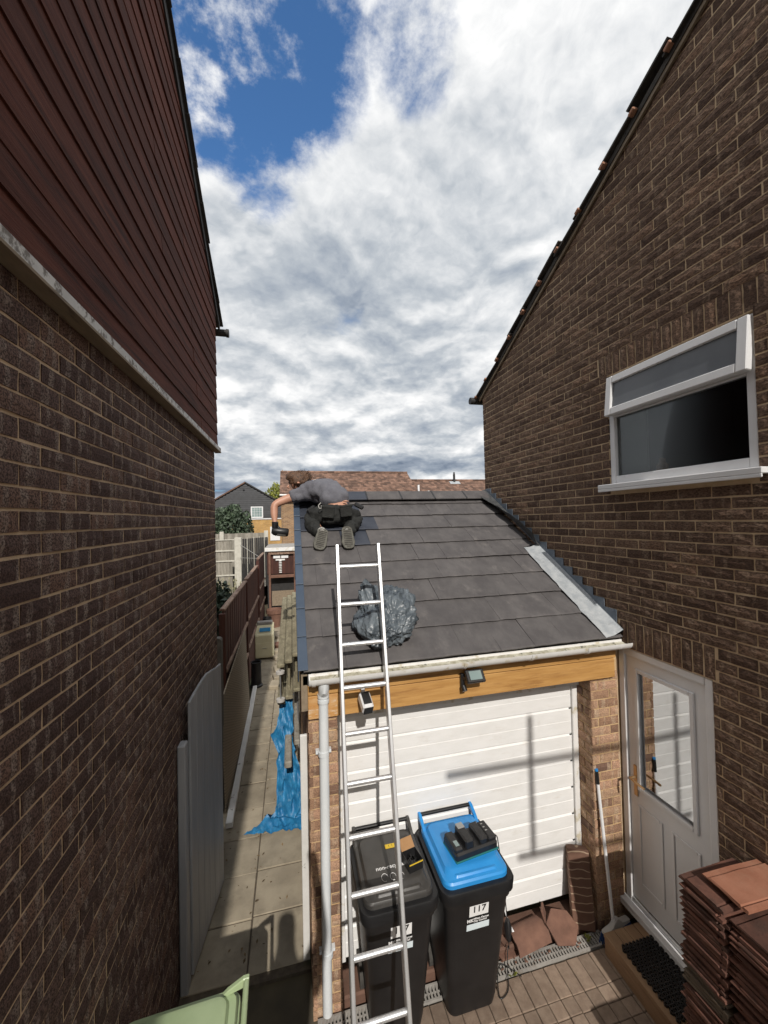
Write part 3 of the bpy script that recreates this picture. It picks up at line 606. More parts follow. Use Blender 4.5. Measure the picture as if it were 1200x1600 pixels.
rotc = Matrix.Rotation(ang, 3, 'Y')
def cp(x, y, z): q = rotc @ Vector((x, 0, z)); return Vector((fx0 + q.x, y, hz + q.z))
H = 0.335
def cbox(mb, x0, x1, y0, y1, z0, z1):
    vs = [cp(x, y, z) for z in (z0, z1) for x, y in ((x0, y0), (x1, y0), (x1, y1), (x0, y1))]
    mb.add(vs, [(0, 3, 2, 1), (4, 5, 6, 7), (0, 1, 5, 4), (1, 2, 6, 5), (2, 3, 7, 6), (3, 0, 4, 7)])
b = MB(); a0, a1 = WY0 + 0.012, WY1 - 0.012
cbox(b, -0.028, 0.02, a0, a0 + .062, -H, 0); cbox(b, -0.028, 0.02, a1 - .062, a1, -H, 0); cbox(b, -0.0275, 0.02, a0 + .062, a1 - .062, -.062, 0); cbox(b, -0.0275, 0.02, a0 + .062, a1 - .062, -H, -H + .062)
b.build('casement', m_upvc, win, bevel=0.006)
b = MB(); cbox(b, -0.008, -0.003, a0 + .058, a1 - .058, -H + .058, -.058); b.build('pane', m_frost, win)
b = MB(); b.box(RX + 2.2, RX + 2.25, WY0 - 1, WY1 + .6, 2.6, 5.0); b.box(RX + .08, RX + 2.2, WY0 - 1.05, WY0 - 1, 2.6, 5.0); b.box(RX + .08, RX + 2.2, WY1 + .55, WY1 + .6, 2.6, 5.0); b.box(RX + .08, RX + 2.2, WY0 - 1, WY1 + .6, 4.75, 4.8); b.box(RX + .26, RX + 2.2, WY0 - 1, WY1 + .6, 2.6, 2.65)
b.build('room_lining', m_roomdark, win)
MB().box(RX + .10, RX + .115, WY1 - .28, WY1 + .04, WZ0, WZ1).build('pale_panel', m_palepanel, win)  # pale green panel behind the far end of the pane
MB().lathe([(0.035, 0), (0.04, 0.01), (0.04, 0.09), (0.02, 0.11), (0.02, 0.14), (0.0, 0.145)], (RX + .15, WY1 - .36, WZ0 + 0.06), 14).build('bottle', m_cardb, win, smooth=40)
# side door
dx0 = RX + 0.012
b = MB(); w = 0.062
b.box(dx0, RX + .09, DY0 + .004, DY0 + w, .20, DZ1 - .004); b.box(dx0, RX + .09, DY1 - w, DY1 - .004, .20, DZ1 - .004); b.box(dx0 + .001, RX + .09, DY0 + w, DY1 - w, DZ1 - w, DZ1 - .004)
dr = b.build('side_door', m_upvc, rh, bevel=0.006)
l0, l1, lz0, lz1 = DY0 + w + .004, DY1 - w - .004, .245, DZ1 - w - .004
gz0, gz1, gy0, gy1 = 1.18, 2.115, l0 + .10, l1 - .10
b = MB(); X0, X1 = RX + .030, RX + .075
b.box(X0, X1, l0, l1, lz0, gz0); b.box(X0, X1, l0, l1, gz1, lz1); b.box(X0, X1, l0, gy0, gz0, gz1); b.box(X0, X1, gy1, l1, gz0, gz1)
b.build('door_leaf', m_upvc, dr)
b = MB(); q = 0.03
def ringf(mb, xa, xb, y0, y1, z0, z1, q):
    mb.box(xa, xb, y0, y0 + q, z0, z1); mb.box(xa, xb, y1 - q, y1, z0, z1); mb.box(xa + .0005, xb, y0 + q, y1 - q, z0, z0 + q); mb.box(xa + .0005, xb, y0 + q, y1 - q, z1 - q, z1)
ringf(b, RX + .016, RX + .0295, gy0 - .022, gy1 + .022, gz0 - .022, gz1 + .022, .034); b.build('glazing_bead', m_upvc, dr, bevel=0.005)
MB().box(RX + .046, RX + .052, gy0 + .002, gy1 - .002, gz0 + .002, gz1 - .002).build('door_pane', m_glassdoor, dr)
MB().box(RX + .6, RX + .65, 1.2, 3.4, -.05, 2.5).build('hall_wall', m_roomdark, dr)
pm_ = (l0 + l1) / 2
for y0, y1 in ((l0 + .07, pm_ - .035), (pm_ + .035, l1 - .07)):
    b = MB(); ringf(b, RX + .022, RX + .0295, y0, y1, .40, 1.04, .022); b.build('door_panel_moulding', m_upvc, dr, bevel=0.006)
b = MB(); b.box(RX - .045, RX + .02, DY0 - .03, DY1 + .09, .165, .20); b.box(RX - .045, RX - .037, DY0 - .03, DY1 + .09, .145, .165)
b.build('door_cill', m_upvc, dr, bevel=0.004)
MB().box(RX + .014, RX + .030, l0, l1, .205, .24).build('threshold_strip', m_alu, dr, bevel=0.003)
b = MB(); b.box(RX + .020, RX + .0298, l1 - .075, l1 - .045, 1.10, 1.34); b.tube([(RX + .02, l1 - .06, 1.25), (RX - .03, l1 - .06, 1.25), (RX - .035, l1 - .10, 1.248), (RX - .033, l1 - .19, 1.245)], .0095, 8)
b.build('handle', m_gold, dr, smooth=40)

# ------------------------------------------------------------------ garage
GX0, GX1, GA, GB, GY, GD = 0.083, 2.655, 0.286, 2.387, 2.752, 2.953
ga = empty('garage', ((GX0 + GX1) / 2, GY, 0), 'attached garage with white ribbed door and dark grey tiled lean to style roof', 'garage')
mb = MB(); r = 0.0074
pr1 = MB().box(GX0 + r, GA - r, GY + r, GD - .001, -.05, 2.3).build('pier', m_mort_gar, ga); pr2 = MB().box(GB + r, GX1, GY + r, GD + .1, -.05, 2.3).build('pier', m_mort_gar, ga)
mb.box(GX0 + r, GX0 + .2, GD, 7.10, -.05, 2.36)
mb.prism([(GX0 + r, GD, 2.36), (GX0 + r, 7.10, 2.36), (GX0 + r, 4.93, 3.58)], (.19, 0, 0))
mb.box(GX0 + .2, GX1, 6.9, 7.10, -.05, 2.36)
gw = mb.build('wall', m_mort_gar, ga)
bl = courses(1.918, -27, 5, lambda a, b_: [(-GA, -GX0)], RN, 0.013) ; 
bl = [x for x in bl if x[1] < 2.05]
bl2 = [x for x in courses(1.918, -27, 5, lambda a, b_: [(-GX1, -GB)], RN, 0.02) if x[1] < 2.05]
bricks(pr1, m_brick_garage, (0, GY, 0), (-1, 0, 0), bl, 70, 8); bricks(pr2, m_brick_garage, (0, GY, 0), (-1, 0, 0), bl2, 70, 12)
bl = [x for x in courses(1.918, -27, 5, lambda a, b_: [(GY, GD - .03)], RN, 0.04) if x[1] < 2.05]
bricks(pr2, m_brick_garage, (GB, 0, 0), (0, 1, 0), bl, 60, 9)
bl = [x for x in courses(1.918, -27, 5, lambda a, b_: [(GY, 7.1)], RN, 0.04) if x[1] < 2.3]
bricks(gw, m_brick_garage, (GX0, 0, 0), (0, 1, 0), bl, 80, 10)
# fascia boards
for (z0, z1, x1, mt) in ((2.188, 2.335, 2.618, m_orange), (2.028, 2.183, 2.606, m_orange)):
    MB().box(GX0 + .001, x1, GY - .030, GY + .02, z0, z1, RN.random()).build('fascia_board', mt, ga, bevel=0.003)
MB().box(GX0 + .004, GX0 + .2, GY - .032, GY - .0305, 2.03, 2.18).build('worn_fascia_face', m_orangeworn, ga)
MB().box(GA - .05, GB + .05, GD - .06, GD + .02, 1.92, 2.03).build('door_head', m_upvcdirty, ga)
# garage door: ribbed pressed panels, two ribs to a panel
gdo = MB().box(GA, GB, GD + .020, GD + .03, .12, 1.95).build('garage_door', m_upvcdirty, ga)
for x in (GA - .02, GB - .045): MB().box(x, x + .065, GD - .035, GD + .0195, .12, 1.95).build('door_frame', m_upvcdirty, gdo, bevel=0.004)
P0 = 0.125; pitch = 0.2265
for i in range(8):
    z0 = P0 + i * pitch; z1 = z0 + pitch - 0.003; x0, x1 = GA + .047, GB - .047
    yf = GD - .012; h = z1 - z0; m_ = z0 + h * .5
    prof = [(yf + .010, z0), (yf + .001, z0 + .004), (yf, z0 + .008), (yf - .001, m_ - .003), (yf + .002, m_), (yf - .001, m_ + .002), (yf - .0015, z1 - .012), (yf + .004, z1 - .006), (yf + .010, z1), (yf + .03, z1), (yf + .03, z0)]
    secs = [[Vector((x, p, q)) for p, q in prof] for x in (x0, x0 + .012, x1 - .012, x1)]
    MB().loft(secs).build('door_panel', m_door_gar, gdo)
    if i: MB().box(x1 - .018, x1 - .004, yf - .003, yf + .004, z0 - .010, z0 - .002).build('drain_slot', m_black, gdo)
MB().box(GA - .1, GB + .1, GD - .19, GD + .03, -.05, .055).build('sill', m_redsill, ga, bevel=0.012)
# roof structure
GSL = 0.585; TE = 2.68; TZ = 2.365; RIDGE_Y = 4.93
def rz(y): return TZ + (y - TE) * GSL
b = MB(); b.prism([(GX0 - .03, TE + .02, rz(TE) - .03), (GX0 - .03, RIDGE_Y, rz(RIDGE_Y) - .03), (GX0 - .03, 7.2, rz(RIDGE_Y) - .03 - (7.2 - RIDGE_Y) * GSL), (GX0 - .03, 7.2, rz(RIDGE_Y) - .09 - (7.2 - RIDGE_Y) * GSL), (GX0 - .03, RIDGE_Y, rz(RIDGE_Y) - .09), (GX0 - .03, TE + .02, rz(TE) - .09)], (GX1 - GX0 + .03, 0, 0))
gro = b.build('roof', m_dark, ga)
MB().prism([(.046, TE + .03, rz(TE) - .14), (.046, RIDGE_Y, rz(RIDGE_Y) - .14), (.046, RIDGE_Y, rz(RIDGE_Y) - .008), (.046, TE + .03, rz(TE) - .008)], (.03, 0, 0)).build('barge_board', m_dark, ga)
MB().box(.040, .082, 2.70, 2.745, 2.10, 2.345).build('barge_end', m_soffit, ga)
# roof tiles: nine courses, half bond, each tile its own object
sa = math.atan(GSL); gd_ = 0.2585; gl = gd_ / math.cos(sa); TW = 0.2945
def tilemesh(w, L, th, rng, tone):
    # local: x across, y up the slope, z normal; ragged lower edge
    n = 5; vs = []; fs = []
    for j, yy in enumerate((0, 0.012, L * .5, L)):
        for i in range(n + 1):
            x = 0.0006 + (w - .0012) * i / n
            vs.append((x, yy + (rng.uniform(-.003, .003) if j == 0 else 0), (th - (0.005 if j == 0 else 0) - (0.0012 if i in (0, n) else 0)) + rng.uniform(-.0012, .0012)))
    for j in range(3):
        for i in range(n): fs.append((j * (n + 1) + i, j * (n + 1) + i + 1, (j + 1) * (n + 1) + i + 1, (j + 1) * (n + 1) + i))
    k = len(vs); vs += [(vs[i][0], vs[i][1] + .016, 0) for i in range(n + 1)]
    for i in range(n): fs.append((i + 1, i, k + i, k + i + 1))
    k2 = len(vs); vs += [(vs[0][0], L, 0), (vs[n][0], L, 0)]
    fs.append((0, n + 1, 2 * (n + 1), 3 * (n + 1), k2, k)); fs.append((n, k + n, k2 + 1, 3 * (n + 1) + n, 2 * (n + 1) + n, n + 1 + n))
    mb = MB(); mb.add(vs, fs, tone); return mb.mesh('roof_tile')
tv = [tilemesh(TW, gl + .055, .031, RN, RN.random()) for i in range(12)]
new_spots = []
for c in range(9):
    y0 = TE + gd_ * c; x = 0.058 - (TW / 2 if c % 2 else 0)
    while x < 2.62:
        a, b_ = max(x, 0.058), min(x + TW, 2.645)
        if b_ - a > 0.05:
            full = (b_ - a) > TW - 0.002
            me = RN.choice(tv) if full else tilemesh(b_ - a, gl + .055, .031, RN, RN.random())
            isnew = (a < 0.70 and c == 6) or (a < 0.5 and c >= 7) or (0.28 < a < 0.6 and c == 5)
            if isnew:
                me = me.copy(); me.materials.clear()
            o = link('roof_tile', me, m_tilenew if isnew else m_tile, gro)
            if isnew: o['label'] = 'new dark slate blue roof tile'
            o.location = Vector((a, y0 + RN.uniform(-.004, .004), rz(y0) - .012 + RN.uniform(-.002, .002))) - wloc(gro)
            o.rotation_euler = (sa - 0.066 + RN.uniform(-.006, .006), RN.uniform(-.004, .004), RN.uniform(-.004, .004))
        x += TW
# verge caps, one to a course
for c in range(9):
    y0 = TE + gd_ * c; L = gl + .02; m3 = Matrix.Rotation(sa - .035, 3, 'X')
    b = MB()
    prof = [(.012, -.075), (.020, -.075), (.020, .026), (.080, .028), (.080, .034), (.012, .034)]
    secs = [[m3 @ Vector((x - .0, yy, z)) + Vector((0.008, y0 - .006, rz(y0) - .002)) for x, z in prof] for yy in (0, L)]
    b.loft(secs, tone=RN.random()).build('verge_trim', m_verge, gro, bevel=0.002)
# ridge
x = 0.03
while x < 2.60:
    L = 0.45 if not (1.9 < x < 2.15) else 0.28
    x1 = min(x + L - .006, 2.625); zt = rz(RIDGE_Y) + .075; yy = RIDGE_Y - .02
    prof = [(yy - .165, zt - .108), (yy - .012, zt), (yy + .012, zt), (yy + .165, zt - .108), (yy + .158, zt - .122), (yy, zt - .02), (yy - .158, zt - .122)]
    b = MB().loft([[Vector((xx, p, q)) for p, q in prof] for xx in (x, x1)], tone=RN.random())
    o = b.build('ridge_tile', m_tilenew if x < .5 else m_tile, gro, bevel=0.003)
    if x1 < 2.6: MB().loft([[Vector((xx, p, q + .004)) for p, q in prof] for xx in (x1 - .006, x1 + .012)]).build('ridge_seal', m_black, gro)
    x += L
# rear slope of the roof
MB().prism([(.03, RIDGE_Y, rz(RIDGE_Y) + .01), (.03, 7.2, rz(RIDGE_Y) + .01 - (7.2 - RIDGE_Y) * GSL), (.03, 7.2, rz(RIDGE_Y) - .02 - (7.2 - RIDGE_Y) * GSL), (.03, RIDGE_Y, rz(RIDGE_Y) - .02)], (2.6, 0, 0)).build('rear_roof_tiles', m_tile, gro)
# lead: pale apron over the tiles, stepped flashings up the wall, and the near-black upper length lifted off the tiles
b = MB(); rows = []
for i in range(22):
    y = TE - .012 + (3.80 - TE) * i / 21; ed = 2.478 + RN.uniform(-.003, .003) - (.012 if i in (5, 10, 15) else 0)
    stp = .022 * (1 - ((y - TE) / gd_) % 1.0)
    rows.append([Vector((ed, y, rz(y) + .026 + stp * .4)), Vector((2.56, y, rz(y) + .040 + RN.uniform(-.003, .003))), Vector((2.640, y, rz(y) + .052)), Vector((2.652, y, rz(y) + .075)), Vector((2.652, y, rz(y) + .07)), Vector((2.56, y, rz(y) + .034)), Vector((ed, y, rz(y) + .022 + stp * .4))])
b.loft(rows).build('lead_apron', m_lead, gro, smooth=60)
b = MB(); rows = []
for i in range(20):
    y = 3.74 + (4.95 - 3.74) * i / 19; t_ = i / 19
    up = .16 * math.sin(math.pi * min(1, .35 + t_ * .65)) + RN.uniform(-.006, .006); ed = 2.575 - .12 * t_ ** 1.5 + RN.uniform(-.008, .008)
    rows.append([Vector((ed, y, rz(y) + .045 + up * (1.1 - .5 * t_))), Vector(((ed + 2.65) / 2, y, rz(y) + .05 + up * .35)), Vector((2.652, y, rz(y) + .085)), Vector((2.652, y, rz(y) + .08)), Vector(((ed + 2.65) / 2, y, rz(y) + .045 + up * .35)), Vector((ed, y, rz(y) + .04 + up * (1.1 - .5 * t_)))])
b.loft(rows).build('lifted_lead', m_leadlift, gro, smooth=60)
zj = 3.407
k0 = math.ceil((rz(TE) + .06 - zj) / .075)
for k in range(k0 - 1, k0 + 19):
    zt = zj + k * .075; ya = TE + (zt - .185 - TZ) / GSL; yb = ya + .150
    if yb > 4.97 or ya < TE - .05: continue
    poly = [(RX - .004, ya, zt), (RX - .004, yb + .01, zt), (RX - .004, yb + .01, rz(yb + .01) + .045), (RX - .004, ya, rz(ya) + .045)]
    if zt > poly[3][2] + .01: MB().prism(poly, (-.004 - .0006 * (k % 3), 0, 0)).build('step_flashing', m_leadshade, gro)
# gutter with brackets and downpipe
gy, gz, R_ = 2.645, 2.345, .058
def gutsec(x, r0, r1):
    o = [Vector((x, gy + r0 * math.cos(a), gz + r0 * math.sin(a))) for a in [math.pi + math.pi * k / 10 for k in range(11)]]
    i_ = [Vector((x, gy + r1 * math.cos(a), gz + r1 * math.sin(a))) for a in [2 * math.pi - math.pi * k / 10 for k in range(11)]]
    return o + i_
gu = MB().loft([gutsec(.092, R_, R_ - .004), gutsec(2.72, R_, R_ - .004)]).build('gutter', m_upvcdirty, ga, smooth=40)
b = MB(); b.loft([gutsec(.088, R_, .001), gutsec(.093, R_, .001)]); b.loft([gutsec(2.718, R_, .001), gutsec(2.724, R_, .001)]); b.build('stop_end', m_upvcdirty, gu)
b = MB(); vs = []
for i in range(60):
    x = .1 + 2.6 * i / 59; vs += [(x, gy - .05, gz - .020 + RN.uniform(-.004, .004)), (x, gy, gz - .026 + RN.uniform(-.006, .004)), (x, gy + .05, gz - .018)]
b.add(vs, [(3 * i + j, 3 * i + 3 + j, 3 * i + 4 + j, 3 * i + 1 + j) for i in range(59) for j in (0, 1)]); b.build('gutter_silt', m_moss, gu)
for x in (.12, .31, .62, 1.20, 1.75, 2.25, 2.68): MB().loft([gutsec(x - .012, R_ + .005, R_), gutsec(x + .012, R_ + .005, R_)]).build('gutter_bracket', m_upvcdirty, gu, smooth=40)
px, py = .188, 2.705
b = MB().tube([(px + .0, gy, gz - .04), (px, gy, gz - .09), (px, py - .002, gz - .14), (px, py, gz - .17)], .036, 16).tube([(px, py, gz - .16), (px - .012, py, .06)], .033, 16)
dp = b.build('downpipe', m_pipe, ga, smooth=40)
for z in (2.20, 2.165): MB().tube([(px - .0, py, z), (px - .0, py, z - .022)], .040, 16).build('pipe_socket', m_pipe, dp, smooth=40)
for z in (1.815, .47):
    b = MB().tube([(px - .005, py, z), (px - .005, py, z - .03)], .038, 16); b.box(px - .058, px + .048, py + .012, py + .045, z - .026, z - .004); b.build('pipe_clip', m_pipe, dp, smooth=40)
# drain channel
dch = empty('drain_channel', (1.2, 2.68, 0), 'grey slotted drain channel across the foot of the garage', 'drain')
b = MB(); b.box(.11, 2.375, 2.635, 2.648, -.05, .004); b.box(.11, 2.375, 2.722, 2.735, -.05, .004); b.box(.11, 2.375, 2.648, 2.722, -.06, -.045); b.build('channel', m_gal, dch)
b = MB(); x = .115
while x < 2.37: b.box(x, x + .014, 2.648, 2.722, -.012, .003); x += .0245
b.box(.11, 2.375, 2.683, 2.688, -.014, -.002); gg = b.build('grate', m_gal, dch)

# ------------------------------------------------------------------ things on and round the garage
# floodlight and camera on the fascia
fl = empty('floodlight', (1.27, GY - .03, 2.20), 'small black floodlight with clear lens on the orange fascia', 'floodlight')
rx = Matrix.Rotation(rad(-38), 3, 'X'); b = MB(); c = Vector((1.295, GY - .105, 2.215))
b.obox(c, (.145, .028, .095), rx); b.build('housing', m_black, fl, bevel=0.006)
b = MB(); b.obox(c + rx @ Vector((0, -.016, .002)), (.095, .006, .062), rx); b.build('lens', m_farglass, fl)
b = MB(); b.box(1.205, 1.235, GY - .06, GY - .030, 2.12, 2.22); b.bar((1.22, GY - .05, 2.19), (1.24, GY - .10, 2.20), .02, .03); b.build('mount', m_black, fl, bevel=0.003)
b = MB(); b.tube([(1.22, GY - .06, 2.135), (1.222, GY - .085, 2.105)], .020, 12); b.build('motion_sensor', m_black, fl, smooth=40)
sc_ = empty('security_camera', (.47, GY - .03, 2.17), 'white and black security camera under the gutter behind the ladder', 'camera')
cc = Vector((.468, GY - .13, 2.145)); dv = Vector((.10, -.75, -.45)).normalized(); ux = dv.cross(Vector((0, 0, 1))).normalized(); uz = ux.cross(dv)
m3 = Matrix((ux, -dv, uz)).transposed()
MB().obox(cc, (.075, .13, .075), m3).build('shell', m_upvc, sc_, bevel=0.012)
MB().obox(cc + dv * .0655, (.064, .006, .064), m3).build('face', m_black, sc_, bevel=0.002)
MB().obox(cc + uz * .0385 - dv * .005, (.055, .09, .003), m3).build('solar_cap', m_black, sc_)
MB().tube([cc - dv * .04, (.462, GY - .06, 2.20), (.462, GY - .030, 2.225)], .014, 10).build('bracket', m_upvc, sc_, smooth=40)

# aluminium ladder
la = empty('ladder', (.42, 1.812, 0), 'bright aluminium ladder leaning on the garage gutter in front of the bins', 'ladder')
def lp(z): return 2.60 + (z - 2.40) / 3.0 - .012
for s, (xb, xt) in ((0, (.248, .318)), (1, (.538, .626))):
    b = MB(); p0 = Vector((xb, lp(0), 0)); p1 = Vector((xt, lp(3.205), 3.205)); d = (p1 - p0).normalized(); yv = Vector((1, 0, 0)); n_ = d.cross(yv).normalized()
    rot = Matrix((yv, n_, d)).transposed()
    b.obox((p0 + p1) / 2, (.024, .062, (p1 - p0).length), rot); b.build('rail', m_alu, la, bevel=0.004)
    if s == 0: pass
for k in range(12):
    z = 3.051 - .2548 * k; t_ = z / 3.205
    b = MB().tube([(.248 + .070 * t_ + .008, lp(z), z), (.538 + .088 * t_ - .008, lp(z), z)], .0155, 12); b.build('rung', m_alu, la, smooth=40)
for x in (.248, .538): MB().box(x - .018, x + .018, lp(0) - .045, lp(0) + .045, 0, .035).build('rubber_foot', m_rubber, la, bevel=0.006)

# bag of rubble on the roof
bm = bmesh.new(); bmesh.ops.create_icosphere(bm, subdivisions=6, radius=1.0)
ca, sa2 = math.cos(sa), math.sin(sa)
def ridge(v): return 1 - 2 * abs(mnoise.noise(v))
for v in bm.verts:
    p = v.co.normalized(); kq = (abs(p.x) ** 3.2 + abs(p.y) ** 3.2 + abs(p.z) ** 3.2) ** (-1 / 3.2)
    q = Vector((p.x * kq * .188, p.y * kq * .208, p.z * kq * .095))
    q.x += .22 * q.y; q.y -= .16 * q.x
    lump = mnoise.noise(p * 1.7 + Vector((5, 2, 1))); r1 = ridge(p * 2.3 + Vector((1, 7, 3))); r2 = ridge(Vector((p.x * 5 + p.y * 2, p.y * 2.2 - p.x, p.z * 4))); r3 = ridge(Vector((p.x * 11, p.y * 4, p.z * 9)))
    q += p * (lump * .055 + r1 * .022 + max(r2, 0) ** 2 * .020 + max(r3, 0) ** 3 * .012)
    # gathered neck at the upper left, a loose corner trailing at the bottom
    w = max(0, 1 - (Vector((q.x + .20, q.y - .20, 0))).length / .17)
    q += Vector((-.02, .05, .065)) * w * (1 + .6 * r3)
    w = max(0, 1 - (Vector((q.x + .10, q.y + .23, 0))).length / .14)
    q += Vector((.0, -.075, -.02)) * w
    q.z = max(q.z, -.075 + .008 * r3)
    v.co = Vector((q.x, q.y * ca - (q.z + .09) * sa2, q.y * sa2 + (q.z + .09) * ca))
me = bpy.data.meshes.new('bin_bag'); bm.to_mesh(me); bm.free(); me.polygons.foreach_set('use_smooth', [True] * len(me.polygons))
bag = link('bin_bag', me, m_bag); bag.location = (.725, 3.01, rz(3.01) + .012); bag.rotation_euler = (0, 0, rad(-14))
tag(bag, 'creased smoky black polythene sack lying on the roof tiles behind the ladder', 'bag')

# wheelie bins
def wheelie(name, cx, yf, yb, label, lidmat, bodymat, w=.50, hr=1.0, stickers=True, z0=0.0, cat='bin'):
    o = empty(name, (cx, (yf + yb) / 2, z0), label, cat)
    cy = (yf + yb) / 2; d = yb - yf
    def R_(z, ww, dd, off=0, r=.05): return rrect(cx, cy + off, z0 + z, ww, dd, r)
    b = MB(); b.loft([R_(.02, w * .68, d * .62, .06, .05), R_(.10, w * .71, d * .66, .05, .05), R_(.60, w * .84, d * .81, .02, .055), R_(hr - .12, w * .92, d * .90, 0, .06)]); b.build('body', bodymat, o, smooth=40)
    b = MB(); b.loft([R_(hr - .125, w * .955, d * .935, 0, .06), R_(hr - .085, w * .985, d * .96, 0, .06), R_(hr - .080, w * 1.03, d, 0, .065), R_(hr - .018, w * 1.05, d * 1.02, 0, .065), R_(hr - .006, w * 1.03, d * 1.0, 0, .065), R_(hr - .006, w * .9, d * .9, 0, .06)]); b.build('rim', bodymat, o, smooth=40)
    # domed lid with a raised panel and a lip at the front
    b = MB(); b.loft([R_(hr - .012, w * .93, d * .93, .012, .06), R_(hr + .018, w * .93, d * .93, .012, .06), R_(hr + .030, w * .90, d * .90, .012, .055), R_(hr + .034, w * .82, d * .80, .01, .05), R_(hr + .058, w * .76, d * .72, .02, .05), R_(hr + .062, w * .70, d * .66, .025, .04)]); lid = b.build('lid', lidmat, o, smooth=35)
    b = MB(); b.loft([rrect(cx, yf + d * .17, z0 + hr + .0345, w * .62, .075, .02), rrect(cx, yf + d * .17, z0 + hr + .046, w * .58, .06, .018)]); b.build('lid_grip', lidmat, lid, smooth=40)
    for sx in (-1, 1):
        b = MB(); b.prism([(cx + sx * w * .43 - .012, yb - .10, z0 + hr + .02), (cx + sx * w * .43 - .012, yb + .035, z0 + hr + .045), (cx + sx * w * .43 - .012, yb + .045, z0 + hr + .085), (cx + sx * w * .43 - .012, yb + .015, z0 + hr + .085), (cx + sx * w * .43 - .012, yb - .06, z0 + hr + .05)], (.024, 0, 0)); b.build('hinge_lug', lidmat, lid, bevel=0.004)
        b = MB(); b.prism([(cx + sx * w * .33, yf + d * .12, z0 + hr + .03), (cx + sx * w * .33, yf + d * .5, z0 + hr + .03), (cx + sx * w * .33, yf + d * .45, z0 + hr + .056)], (sx * .016, 0, 0)); b.build('lid_rib', lidmat, lid, bevel=0.004)
    MB().tube([(cx - w * .43, yb + .03, z0 + hr + .07), (cx + w * .43, yb + .03, z0 + hr + .07)], .014, 10).build('handle', m_blackpl if bodymat is m_blackpl else bodymat, o, smooth=40)
    for sx in (-1, 1): MB().tube([(cx + sx * w * .36 - .03, yb - .02, z0 + .10), (cx + sx * w * .36 + .03, yb - .02, z0 + .10)], .10, 22).build('wheel', m_rubber, o, smooth=40)
    if stickers:
        fy = lambda z: cy - d * (.90 - .12 * (hr - .12 - z) / .3) / 2 + .0 * z - .002
        sl2 = (d * .045 - .02) / .28
        def yat(z): return cy + .02 * (1 - (z - .60) / (hr - .72)) - d * (.81 + .09 * (z - .60) / (hr - .72)) / 2
        def sheet(nm, x0, x1, za, zb, mt, dy=.002):
            b2 = MB(); b2.add([(x0, yat(za) - dy, z0 + za), (x1, yat(za) - dy, z0 + za), (x1, yat(zb) - dy, z0 + zb), (x0, yat(zb) - dy, z0 + zb)], [(0, 1, 2, 3)]); return b2.build(nm, mt, o)
        zb_ = hr - .125; tilt = Vector((0, yat(zb_) - yat(zb_ - .1), .1)).normalized()
        num = sheet('number_plate', cx - .068, cx + .068, zb_ - .092, zb_, m_white)
        put_text('117', .066, (cx, yat(zb_ - .043) - .0035, z0 + zb_ - .043), (1, 0, 0), tilt, m_ink, num, bold=.0008)
        cn = sheet('council_badge', cx - .082, cx + .078, zb_ - .142, zb_ - .099, m_ink)
        put_text('Milton Keynes', .0185, (cx - .036, yat(zb_ - .112) - .0035, z0 + zb_ - .112), (1, 0, 0), tilt, m_white, cn, 'LEFT', .0004)
        put_text('City Council', .0185, (cx - .036, yat(zb_ - .130) - .0035, z0 + zb_ - .130), (1, 0, 0), tilt, m_white, cn, 'LEFT', .0004)
        put_text('MK', .032, (cx - .060, yat(zb_ - .121) - .0035, z0 + zb_ - .121), (1, 0, 0), tilt, m_white, cn, bold=.001)
        sheet('address_label', cx - .082, cx + .078, zb_ - .195, zb_ - .148, surfwhiteblue)
    return o, lid
surfwhiteblue = surf('pale_blue_label', (0.66, 0.76, 0.80), (0.72, 0.80, 0.84), 9, 0.5)
bb, bblid = wheelie('wheelie_bin', 1.145, 2.335, 2.90, 'black wheelie bin with bright blue lid standing against the garage door', m_bluepl, m_blackpl)
kb, kblid = wheelie('wheelie_bin', .618, 2.34, 2.89, 'black wheelie bin with dusty black lid standing behind the ladder', m_lidpl, m_blackpl, w=.49)
gb, gblid = wheelie('wheelie_bin', -.563, 1.615, 2.165, 'pale green wheelie bin at the bottom edge by the left wall', m_greenpl, m_greenpl, w=.52, hr=1.0, stickers=False); gb.rotation_euler = (0, 0, rad(-88)); 
tp = Vector((0, .9, -.0)).normalized()
put_text('non-recyclable', .040, (.50, 2.56, 1.0645), (1, .0, 0), (0, 1, 0), m_white, kblid, 'LEFT', .0006)
b = MB().box(.60, .70, 2.70, 2.735, 1.0635, 1.0645); yl = b.build('warning_label', m_yellow, kblid); put_text('!  !  !', .026, (.65, 2.7175, 1.0655), (1, 0, 0), (0, 1, 0), m_ink, yl)
b = MB()
for (x, y, r_) in ((.545, 2.49, .022), (.60, 2.485, .02), (.652, 2.48, .02)):
    pts = [Vector((x + r_ * math.cos(a), y + r_ * 1.3 * math.sin(a), 1.0645)) for a in [k * math.pi / 5 for k in range(9)]]; b.tube(pts, .0016, 4)
b.build('lid_symbols', m_white, kblid)
